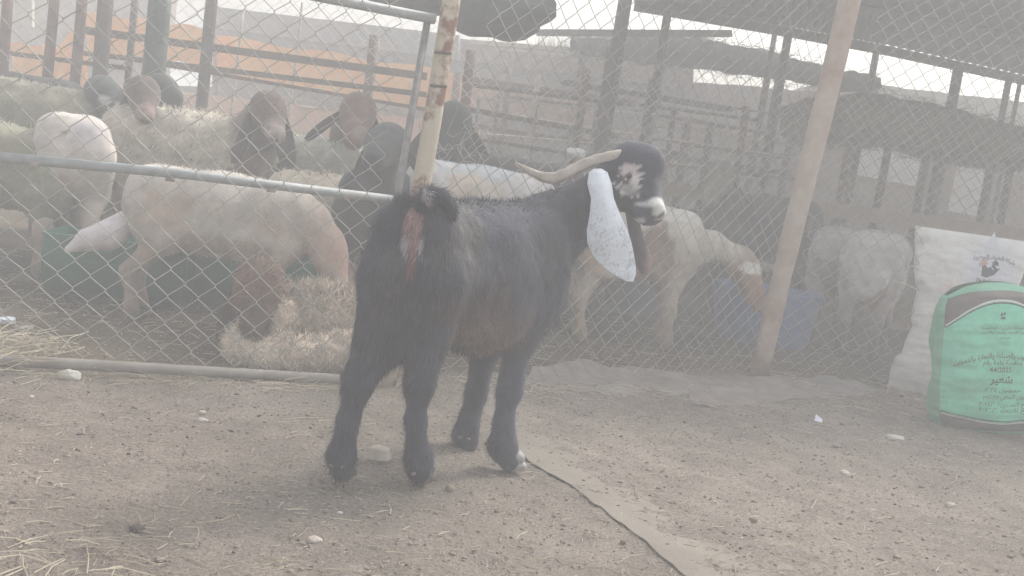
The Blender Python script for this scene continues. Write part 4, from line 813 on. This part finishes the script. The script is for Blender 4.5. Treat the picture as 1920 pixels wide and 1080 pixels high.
# ------------------------------------------------------------------ ground cloths, stones, straw
def cloth(name, left, right, m, label, cat, rows=70, cols=14, hl=.012, hr=-.01, amp=.006, fr=14, seed=1, curlh=0.):
    tl = np.linspace(0, 1, rows); Lp = np.array([G(*p) for p in left]); Rp = np.array([G(*p) for p in right]); V = []
    li = np.stack([np.interp(tl*(len(Lp)-1), range(len(Lp)), Lp[:, k]) for k in range(3)], 1); ri = np.stack([np.interp(tl*(len(Rp)-1), range(len(Rp)), Rp[:, k]) for k in range(3)], 1)
    li[:, :2] += .006*np.stack([vnoise(li*22, seed), vnoise(li*22, seed+1)], 1); 
    for i in range(rows):
        for j in range(cols):
            q = j/(cols-1); V.append(li[i]*(1-q)+ri[i]*q)
    V = np.array(V); q = np.tile(np.linspace(0, 1, cols), rows); V[:, 2] = gh(V[:, 0], V[:, 1])+hl*(1-q)+hr*q+amp*fbm(V*fr, seed, 3)+curlh*np.exp(-q*8)
    T2 = V.copy(); T2[:, 2] -= .0015; n = rows*cols; F = []
    for i in range(rows-1):
        for j in range(cols-1): a = i*cols+j; F += [[a, a+1, a+cols+1, a+cols], [n+a, n+a+cols, n+a+cols+1, n+a+1]]
    for i in range(rows-1): a = i*cols; F += [[a, a+cols, n+a+cols, n+a]]; a = i*cols+cols-1; F += [[a, n+a, n+a+cols, a+cols]]
    off = np.array([V[:, 0].mean(), V[:, 1].mean(), 0]); o = link(name, npmesh(name, np.concatenate([V, T2])-off, F, True, m)); o.location = off; md = o.modifiers.new('e', 'EDGE_SPLIT'); md.split_angle = .7
    return tag(o, label, cat)
cloth('burlap_strip', [(880, 735), (930, 800), (985, 858), (1060, 905), (1130, 955), (1200, 1010), (1262, 1062), (1330, 1120), (1400, 1190)], [(1010, 728), (1090, 780), (1165, 830), (1255, 888), (1360, 950), (1470, 1012), (1560, 1064), (1640, 1120), (1720, 1190)], M['burlap'], 'half-buried dusty burlap strip running from under the goat to the lower right', 'burlap', hl=.0045, hr=-.007, amp=.002)
cloth('tarpaulin_strip', [(985, 722), (1080, 735), (1200, 744), (1330, 752), (1460, 752), (1600, 748), (1655, 738)], [(1000, 688), (1090, 682), (1190, 690), (1300, 708), (1420, 716), (1540, 718), (1640, 728)], M['tarp'], 'crumpled greyish tarpaulin strip lying along the foot of the right fence', 'tarpaulin', hl=-.006, hr=.02, amp=.012, fr=9, seed=5, rows=110)
cloth('tarpaulin_fold', [(1300, 756), (1400, 760), (1520, 748), (1610, 735)], [(1290, 738), (1400, 742), (1500, 735), (1600, 727)], mat('old_carpet', (.21, .18, .155), .95, (.26, .225, .20), 8, .4), 'pinkish fold of old carpet in front of the leaning post', 'carpet', hl=.0, hr=.012, amp=.008, fr=12, seed=9)
def stone(px, py, wpx, hpx, m, label, cat='stone', seed=1, name='stone'):
    g = G(px, py); w_ = wpx*np.linalg.norm(g-CAMP)/FPX/2; h_ = hpx*np.linalg.norm(g-CAMP)/FPX/2
    o = blobmesh(name, (g[0], g[1], float(gh(g[0], g[1])[0])+h_*.3), (w_, w_*.8, h_), m, seed, amp=.22, fr=1.5, sub=3); return tag(o, label, cat)
stone(131, 704, 40, 22, M['stone'], 'round pale stone beside the gate bottom pipe, left', seed=3)
stone(381, 782, 21, 11, M['stone'], 'small flat white pebble in the left middle of the dirt', seed=4)
stone(380, 767, 15, 8, M['stone'], 'tiny pebble just above the flat white pebble, left', seed=5)
stone(60, 740, 10, 7, M['stone'], 'tiny pale pebble at the left below the round stone', seed=6)
stone(590, 1010, 28, 14, M['concrete'], 'pale stone near the bottom edge left of the goat hoof', seed=7)
stone(112, 907, 9, 11, M['concrete'], 'small upright pinkish pebble at the lower left', seed=8)
stone(1676, 824, 34, 12, M['stone'], 'flat whitish stone in front of the green sack', seed=9)
stone(1584, 886, 20, 9, M['stone'], 'small white pebble in the right foreground dirt', seed=10)
stone(1783, 942, 18, 10, M['concrete'], 'small dull pebble at the lower right', seed=11)
stone(638, 953, 12, 6, M['stone'], 'small pale pebble below the left hind hoof', seed=12)
stone(1638, 953, 12, 6, M['stone'], 'small dull pebble at the right, lower than the flat stone', seed=13)
bl_ = MB(); g = G(715, 865); bl_.box(g+np.array([-.028, .005, .016]), g+np.array([.022, -.004, .018]), .05, .032, jit=.004); ob = bl_.build('broken_block', M['concrete']); md = ob.modifiers.new('b', 'BEVEL'); md.width = .004; md.segments = 2; tag(ob, 'broken piece of pale block between the hind hooves', 'block')
pv = MB(); g = G(1533, 792); pv.add([g+np.array([-.014, -.006, .006]), g+np.array([.012, -.012, .004]), g+np.array([.018, .008, .012]), g+np.array([-.006, .018, .026])], [[0, 1, 2, 3]])
op = pv.build('paper_scrap', M['paper']); md = op.modifiers.new('s', 'SOLIDIFY'); md.thickness = .001; tag(op, 'torn scrap of bluish paper on the dirt, right of centre', 'paper')
for px, py, w_, lab in ((12, 612, 30, 'bright white plastic scrap at the left edge inside the gate'), (45, 628, 34, 'grey plastic scrap beside the bright white scrap')):
    g = G(px, py); o = blobmesh('plastic_scrap', (g[0], g[1], .02), (pxr(w_, g[1])/2, .03, .012), M['plastic_white'] if w_ == 30 else M['tarp'], 5, amp=.35, fr=2); tag(o, lab, 'plastic')

def straws(name, n, area, Lr, wr, kindlabel, m, seed, lift=.35, z=None):
    r_ = np.random.default_rng(seed); V = []; F = []
    for i in range(n):
        g = area(r_); L_ = r_.uniform(*Lr); w_ = r_.uniform(*wr); a_ = r_.normal(0, .9) if r_.random() < .7 else r_.uniform(0, math.pi); d = np.array([math.cos(a_), math.sin(a_), r_.normal(0, lift)*.25]); d /= np.linalg.norm(d)
        bend = np.array([-d[1], d[0], 0])*r_.normal(0, .16)*L_; z0 = float(gh(g[0], g[1])[0])+.003+(z(g, r_) if z else 0); c = np.array([g[0], g[1], z0]); s = np.array([-d[1], d[0], 0])*w_/2; u_ = up*w_*.6
        pts = [c-d*L_/2, c+bend*.5+up*abs(d[2])*L_*.3, c+d*L_/2]; b_ = len(V)
        for p in pts: V += [p-s, p+u_, p+s]
        for k in range(2): q = b_+3*k; F += [[q, q+1, q+4, q+3], [q+1, q+2, q+5, q+4]]
    return tag(link(name, npmesh(name, V, F, False, m)), kindlabel, 'straw', kind='stuff')
mst = mat('straw', (.30, .25, .17), .8, (.52, .46, .36), 1.7); mst2 = mat('grey_chaff', (.30, .26, .20), .9, (.46, .41, .33), 2.5); mst3 = mat('dark_chaff', (.10, .08, .06), .9, (.17, .14, .11), 3)
def near_area(r_):
    py = 700+380*r_.random()**.9; px = r_.uniform(-40, 1960); return G(px, py)
def chaff_area(r_):
    x = r_.uniform(-2.2, 3.2); y = r_.uniform(1.6, 5.0); return np.array([x, y, 0])
straws('straw_litter', 950, near_area, (.012, .05), (.0012, .0026), 'scattered pale straw stalks over the trodden dirt', mst, 1)
straws('straw_litter', 90, near_area, (.05, .11), (.0018, .003), 'few longer straw stalks lying on the dirt', mst, 2)
straws('chaff', 15000, chaff_area, (.004, .016), (.001, .0024), 'fine pale chaff trodden into the dirt', mst2, 3)
straws('chaff', 9000, chaff_area, (.003, .010), (.0015, .004), 'fine dark chaff and dung crumbs in the dirt', mst3, 4)
def pile(cx, cy, sx, sy): return lambda r_: G(cx+r_.normal(0, sx), cy+r_.normal(0, sy))
straws('straw_pile', 230, pile(25, 668, 45, 16), (.05, .20), (.002, .0035), 'tangle of long straw heaped against the gate at the left edge', mst, 5, 1.0, lambda g, r_: r_.uniform(0, .05))
straws('straw_pile', 40, pile(80, 1045, 130, 24), (.03, .13), (.0015, .003), 'frayed straw tuft in the bottom left corner', mst, 6, .8, lambda g, r_: r_.uniform(0, .015))
straws('straw_pile', 300, lambda r_: (lambda t_, q: PA*(1-t_)+P1*t_+np.array([r_.normal(0, .05), r_.normal(-.02, .06), 0]))(r_.random(), 0), (.03, .14), (.0015, .003), 'straw caught along the gate bottom pipe', mst, 7, .8)
straws('straw_pile', 350, lambda r_: (lambda t_: P1*(1-t_)+P3*t_+np.array([r_.normal(0, .06), r_.normal(.0, .08), 0]))(r_.random()), (.03, .12), (.0015, .003), 'straw along the foot of the right fence', mst, 8, .8)
straws('straw_litter', 1500, lambda r_: np.array([r_.uniform(-2.5, 3), r_.uniform(3.6, 6.5), 0]), (.02, .09), (.0015, .003), 'straw bedding inside the pen under the flock', mst, 9)
def crumbs(n, seed, m, lab, rr):
    import bmesh
    r_ = np.random.default_rng(seed); bm = bmesh.new(); bmesh.ops.create_icosphere(bm, subdivisions=1, radius=1); B = np.array([v.co[:] for v in bm.verts]); F0 = np.array([[v.index for v in f.verts] for f in bm.faces]); bm.free()
    P = np.stack([r_.uniform(-1.9, 3, n), 1.5+3.6*r_.random(n)**1.1, np.zeros(n)], 1); R_ = rr*r_.lognormal(0, .45, n); P[:, 2] = gh(P[:, 0], P[:, 1])+R_*.2
    V = (P[:, None]+B[None]*R_[:, None, None]*r_.uniform(.55, 1.2, (n, 12, 1))*np.array([1.2, 1, .7])).reshape(-1, 3); F = (np.arange(n)[:, None, None]*12+F0[None]).reshape(-1, 3)
    tag(link('soil_crumbs', npmesh('soil_crumbs', V, F, True, m)), lab, 'soil', kind='stuff')
crumbs(9000, 1, mat('soil_crumb', (.20, .16, .125), .95, (.34, .28, .235), 3), 'small crumbs of dry soil strewn on the ground', .0028)
crumbs(1000, 2, mat('dark_crumb', (.08, .065, .05), .95, (.14, .11, .09), 3), 'dark dung pellets strewn on the ground', .0030)

# ------------------------------------------------------------------ sacks
ARF = {'ا': (0xFE8D, 0xFE8E), 'أ': (0xFE83, 0xFE84), 'إ': (0xFE87, 0xFE88), 'ة': (0xFE93, 0xFE94), 'د': (0xFEA9, 0xFEAA), 'ذ': (0xFEAB, 0xFEAC), 'ر': (0xFEAD, 0xFEAE), 'ز': (0xFEAF, 0xFEB0), 'و': (0xFEED, 0xFEEE), 'ى': (0xFEEF, 0xFEF0), 'ء': (0xFE80,)}
for ch, b0 in zip('بتثجحخسشصضطظعغفقكلمنهي', (0xFE8F, 0xFE95, 0xFE99, 0xFE9D, 0xFEA1, 0xFEA5, 0xFEB1, 0xFEB5, 0xFEB9, 0xFEBD, 0xFEC1, 0xFEC5, 0xFEC9, 0xFECD, 0xFED1, 0xFED5, 0xFED9, 0xFEDD, 0xFEE1, 0xFEE5, 0xFEE9, 0xFEF1)): ARF[ch] = (b0, b0+1, b0+2, b0+3)
def arabic(s):
    out = []; i = 0
    s2 = s.replace('لا', '\uFEFB')
    for i, c in enumerate(s2):
        pv_ = s2[i-1] if i else ' '; nx_ = s2[i+1] if i+1 < len(s2) else ' '
        jp = pv_ in ARF and len(ARF[pv_]) == 4; 
        if c == '\uFEFB': out.append('\uFEFC' if jp else '\uFEFB'); continue
        if c not in ARF: out.append(c); continue
        f_ = ARF[c]; jn = (nx_ in ARF and nx_ != 'ء' or nx_ == '\uFEFB') and len(f_) == 4
        if len(f_) == 1: out.append(chr(f_[0])); continue
        if len(f_) == 2: out.append(chr(f_[1] if jp else f_[0])); continue
        out.append(chr(f_[3] if jp and jn else f_[1] if jp else f_[2] if jn else f_[0]))
    # right-to-left order, keeping digit runs as written
    runs = []; cur = ''
    for c in out:
        if c.isdigit() or c in '/.:-': cur += c
        else:
            if cur: runs.append(cur); cur = ''
            runs.append(c)
    if cur: runs.append(cur)
    return ''.join(reversed(runs))
def textmesh(s, bold=.0):
    c = bpy.data.curves.new('t', 'FONT'); c.body = s; c.align_x = 'CENTER'; c.offset = bold; c.resolution_u = 3; o = bpy.data.objects.new('t', c); COL.objects.link(o)
    bpy.context.view_layer.update(); me = bpy.data.meshes.new_from_object(o.evaluated_get(bpy.context.evaluated_depsgraph_get()))
    V = np.array([v.co[:] for v in me.vertices]) if len(me.vertices) else np.zeros((0, 3)); F = [list(p.vertices) for p in me.polygons]; bpy.data.objects.remove(o); bpy.data.meshes.remove(me); return V, F
class Sack:
    def __init__(s, w, h, d, label, cat, origin, rotz, tilt, colfn, m, seed=1, wob=.008, wfn=None, dfn=None, name='sack', sag=0.):
        s.sag = sag; s.w, s.h, s.d, s.seed, s.wob = w, h, d, seed, wob
        s.wfn = wfn or (lambda v: 1-.10*(2*v-1)**4); s.dfn = dfn or (lambda v: (np.sin(np.pi*np.clip(v*.96+.02, 0, 1))**.42))
        s.t = thing(name, (float(origin[0]), float(origin[1]), 0), label, cat); s.R = np.array(Matrix.Rotation(rotz, 3, 'Z') @ Matrix.Rotation(-tilt, 3, 'Y'))
        nu, nv = 260, 170; th = np.linspace(0, 2*np.pi, nu, endpoint=False); V = []; C_ = []
        for k in range(nv):
            v = k/(nv-1); P = s.loc(np.cos(th), np.full(nu, v), np.where(np.sin(th) >= 0, 1, -1)); V.append(P); C_.append(colfn(np.cos(th), np.full(nu, v), np.sin(th) >= 0, P))
        V = np.concatenate(V); C_ = np.concatenate(C_); i = np.arange(nu); F = []
        A_ = np.arange(nu*nv).reshape(nv, nu); Bq = np.roll(A_, -1, 1); Fq = np.stack([A_[:-1].ravel(), Bq[:-1].ravel(), Bq[1:].ravel(), A_[1:].ravel()], 1)
        me = npmesh('sack_cloth', V, Fq, True, m, C_); s.body = link('sack_cloth', me, s.t)
        cap = []
        for k in (0, nv-1):
            cap += [[int(A_[k, j]), int(A_[k, j+1]), int(A_[k, nu-2-j]), int(A_[k, (nu-1-j) % nu])] for j in range(0, nu//2-1)]
    def loc(s, u, v, front=1, off=0.):
        """u -1..1 across, v 0..1 up -> local point on the sack"""
        u = np.asarray(u, float); v = np.asarray(v, float); W = s.w/2*s.wfn(v); dd = s.d/2*s.dfn(v)*np.sqrt(np.clip(1-u*u, 0, 1))**.85+.003
        X = u*W; Y = -front*(dd+off); Z = v*s.h; Q = np.stack([X*3, Y*0+np.asarray(front)*1.5, Z*3], -1).reshape(-1, 3)
        s_sag = getattr(s, 'sag', 0.); Z = Z-s_sag*(u*u)**1.3*v**3
        n = s.wob*fbm(Q*2.6, s.seed, 3)+s.wob*.35*fbm(Q*np.array([2.5, 1, 9]), s.seed+3, 2); n = n.reshape(np.shape(X))
        P = np.stack([X+n*.5*u, Y-front*n, Z+0*X], -1); return P @ s.R.T
    def text(s, txt, u0, v0, size, m, name='printed_text', bold=0., arc=0., maxw=None, sx=1.):
        V, F = textmesh(txt, bold)
        if not len(V): return
        if maxw: wd = V[:, 0].max()-V[:, 0].min(); sx = maxw/(wd*size)
        x = V[:, 0]*size*sx; z = V[:, 1]*size; uu = u0+x/(s.w/2); vv = v0+z/s.h-arc*(x/(s.w/2))**2
        P = s.loc(np.clip(uu, -.995, .995), np.clip(vv, 0, 1), 1, .0028); o = link(name, npmesh(name, P, F, False, m), s.t); return o
    def strip(s, us, vs, wd, m, name):
        us = np.asarray(us, float); vs = np.asarray(vs, float); P = np.concatenate([s.loc(us, vs-wd/2/s.h, 1, .0026), s.loc(us, vs+wd/2/s.h, 1, .0026)]); n = len(us)
        F = [[i, i+1, n+i+1, n+i] for i in range(n-1)]; return link(name, npmesh(name, P, F, False, m), s.t)
msk = mat_attr('woven_sack', .55, 60, .10, .35, 200, .35)
GR = np.array([.15, .62, .42]); GRD = np.array([.095, .080, .076]); GE = np.array([.13, .42, .28])
def gcol(u, v, front, P):
    n = len(u); C_ = np.tile(GE, (n, 1)); top = .885-.16*np.clip((u-.0), -1, 1)**2*1.1; bot = .145-.045*(1-u*u)*1.0
    inside = (np.abs(u) < .93) & (v < .955) & (v > .025)
    C_[inside] = GRD; pan = (v < top) & (v > bot) & (np.abs(u) < .93) & front; C_[pan] = GR
    low = (v <= bot) & inside; C_[low & (vnoise(np.stack([u*3, v*9, u*0], 1), 8) > -.1)] = np.array([.09, .12, .10])
    return C_*(1+.06*fbm(P*12, 5, 3)[:, None])
gs0 = G(1872, 815)
gsk = Sack(.43, .575, .30, 'bulging green and dark grey barley sack with printed writing, front right', 'sack', (gs0[0]-.012, gs0[1]+.09, 0), -.06, math.radians(7.5), gcol, msk, 3, .017, sag=.055, wfn=lambda v: np.interp(v, [0, .03, .10, .3, .7, .9, .97, 1], [.86, .94, .99, 1.0, .985, .94, .87, .80]), dfn=lambda v: np.interp(v, [0, .04, .15, .4, .75, .92, 1], [.55, .80, .97, 1, .88, .55, .16]))
up_ = lambda u: .885-.176*u*u
us = np.linspace(-.92, .92, 60); gsk.strip(us, up_(us)+.012, .007, mat('pale_line', (.55, .62, .58), .6), 'printed_border'); gsk.strip(us, up_(us)-.004, .004, M['ink_g'], 'printed_border')
dn_ = lambda u: .145-.045*(1-u*u); gsk.strip(us, dn_(us)+.008, .004, M['ink_g'], 'printed_border'); gsk.strip(us, dn_(us)-.008, .006, mat('pale_line', (.45, .55, .5), .6), 'printed_border')
T = lambda s_, v, size, w_=None, u0=0., arc=0., bold=.0: gsk.text(arabic(s_), u0, v, size, M['ink_g'], bold=bold, maxw=w_, arc=arc)
T('المملكة الأردنية الهاشمية', .715, .014, .17); T('وزارة الصناعة والتجارة والتموين', .685, .014, .17); T('عمان', .655, .011, .05)
T('صوامع الحبوب والصناعة والتجارة والتموين', .530, .028, .335, arc=.10, bold=.01)
T('مناقصة عامة رقم', .485, .022, .145, bold=.01); gsk.text('44/2025', -.04, .435, .026, M['ink_g'], maxw=.083, bold=.01); T('شعير', .365, .040, .082, -.02, bold=.02)
T('محصول :\u0662\u0660\u0662\u0664', .305, .021, .13); T('وزن الصافي \u0663\u0665 كغم', .258, .022, .15, .04)
T('تاريخ التعبئة \u0662\u0660\u0662\u0664/\u0666', .208, .021, .20, .10); T('تاريخ الانتهاء \u0662\u0660\u0662\u0666/\u0666', .172, .021, .20, .10)
# emblem: crown over a spread-winged shape
def poly(sk, pts, u0, v0, sc, m, name='emblem'):
    P = np.array(pts, float)*sc; c = P.mean(0); n = len(P); uu = u0+np.append(P[:, 0], c[0])/(sk.w/2); vv = v0+np.append(P[:, 1], c[1])/sk.h
    return link(name, npmesh(name, sk.loc(uu, vv, 1, .0028), [[i, (i+1) % n, n] for i in range(n)], False, m), sk.t)
poly(gsk, [(-.9, .2), (-.5, 1.1), (-.1, .9), (-.05, .2), (-.3, -.1)], -.02, .80, .011, M['ink_g']); poly(gsk, [(.15, .3), (.3, 1.2), (.7, 1.3), (1.0, .7), (.6, .1)], -.02, .80, .011, M['ink_g'])
poly(gsk, [(-.6, -.3), (.6, -.3), (.9, -1.2), (.2, -.9), (0, -1.5), (-.3, -.9), (-.9, -1.2)], -.02, .80, .011, M['ink_g'])
# white sack
def wcol(u, v, front, P):
    c = np.tile(np.array([.74, .74, .71]), (len(u), 1)); t = np.clip((.30-v)*3, 0, 1)[:, None]; c = c*(1-t*.25)+np.array([.42, .36, .33])*t*.25; b_ = np.clip(1.5-np.hypot((u-.35)/.5, (v-.80)/.16), 0, 1)[:, None]*.8; c = c*(1-b_)+np.array([.66, .69, .78])*b_; k_ = np.clip(1.3-np.hypot((u+.35)/.22, (v-.66)/.07), 0, 1)[:, None]*.5; c = c*(1-k_)+np.array([.62, .45, .41])*k_
    return c*(1+.07*fbm(P*9, 2, 3)[:, None])*(1-.10*(vnoise(np.stack([u*2, v*40, u*0], 1), 6) > .55)[:, None])
ws0 = G(1776, 745)
wsk = Sack(.56, .735, .17, 'tall white woven sack standing behind the green sack, leaning on the fence', 'sack', (ws0[0]-.01, ws0[1]+.02, 0), -.10, 0., wcol, mat_attr('white_woven_sack', .6, 40, .07, .5, 60, .3), 6, .013,
           wfn=lambda v: np.interp(v, [0, .1, .19, .22, .3, .4, .44, .6, .8, 1], [.90, .87, .82, .75, .74, .68, .72, .71, .82, .9]), dfn=lambda v: np.interp(v, [0, .1, .5, .85, .96, 1], [.75, 1., .95, .75, .45, .18]))
psk = wsk
psk.text(arabic('شركة الخبراء البيطرية'), .37, .872, .024, M['ink'], maxw=.205, arc=.16, bold=.02); psk.text('The Vet Experts', .34, .726, .022, M['ink'], maxw=.125, bold=.02)
S_ = .026
poly(psk, [(-1.6, .6), (-1.2, .9), (-1.0, -.4), (-.6, .2), (0, .5), (.7, -.1), (.2, -.5), (.9, -.4), (1.9, .5), (1.0, -.8), (-.4, -1.4), (-1.4, -1.2)], .33, .805, S_, M['ink'])
poly(psk, [(-.1, 1.6), (.2, 1.2), (.6, 1.7), (1.3, 1.4), (1.4, .8), (1.1, 1.1), (.6, .9), (.7, .5), (1.5, .1), (.8, .1), (.1, .6), (.3, 1.0)], .33, .805, S_, M['ink'])
poly(psk, [(-2.2, 1.3), (-.4, 2.0), (-.3, 1.7), (-1.6, 1.0)], .33, .805, S_, M['ink_red']); poly(psk, [(-2.4, .8), (-.8, 1.3), (-.6, .9), (-1.9, .3)], .33, .805, S_, M['ink_red'])
fp = D(1862, 450, 4.62); MB().add([fp+np.array([-.03, 0, -.03]), fp+np.array([.03, .01, -.03]), fp+np.array([.0, .0, .035]), fp+np.array([0, .03, -.03])], [[0, 1, 2], [1, 3, 2], [3, 0, 2]]).build('fold_corner', M['plastic_white'], wsk.t, False)
for a_, b_, lab in (((1678, 527), (1722, 545), 'pale string sticking out left of the white sack, lower one'), ((1708, 498), (1745, 515), 'short pale string above the lower string at the white sack')):
    o = MB().tube([D(*a_, 4.72), D((a_[0]+b_[0])/2, (a_[1]+b_[1])/2-3, 4.70), D(*b_, 4.68)], .0018, 5).build('string', M['string'], None, True); tag(o, lab, 'string')
bpy.context.view_layer.update()
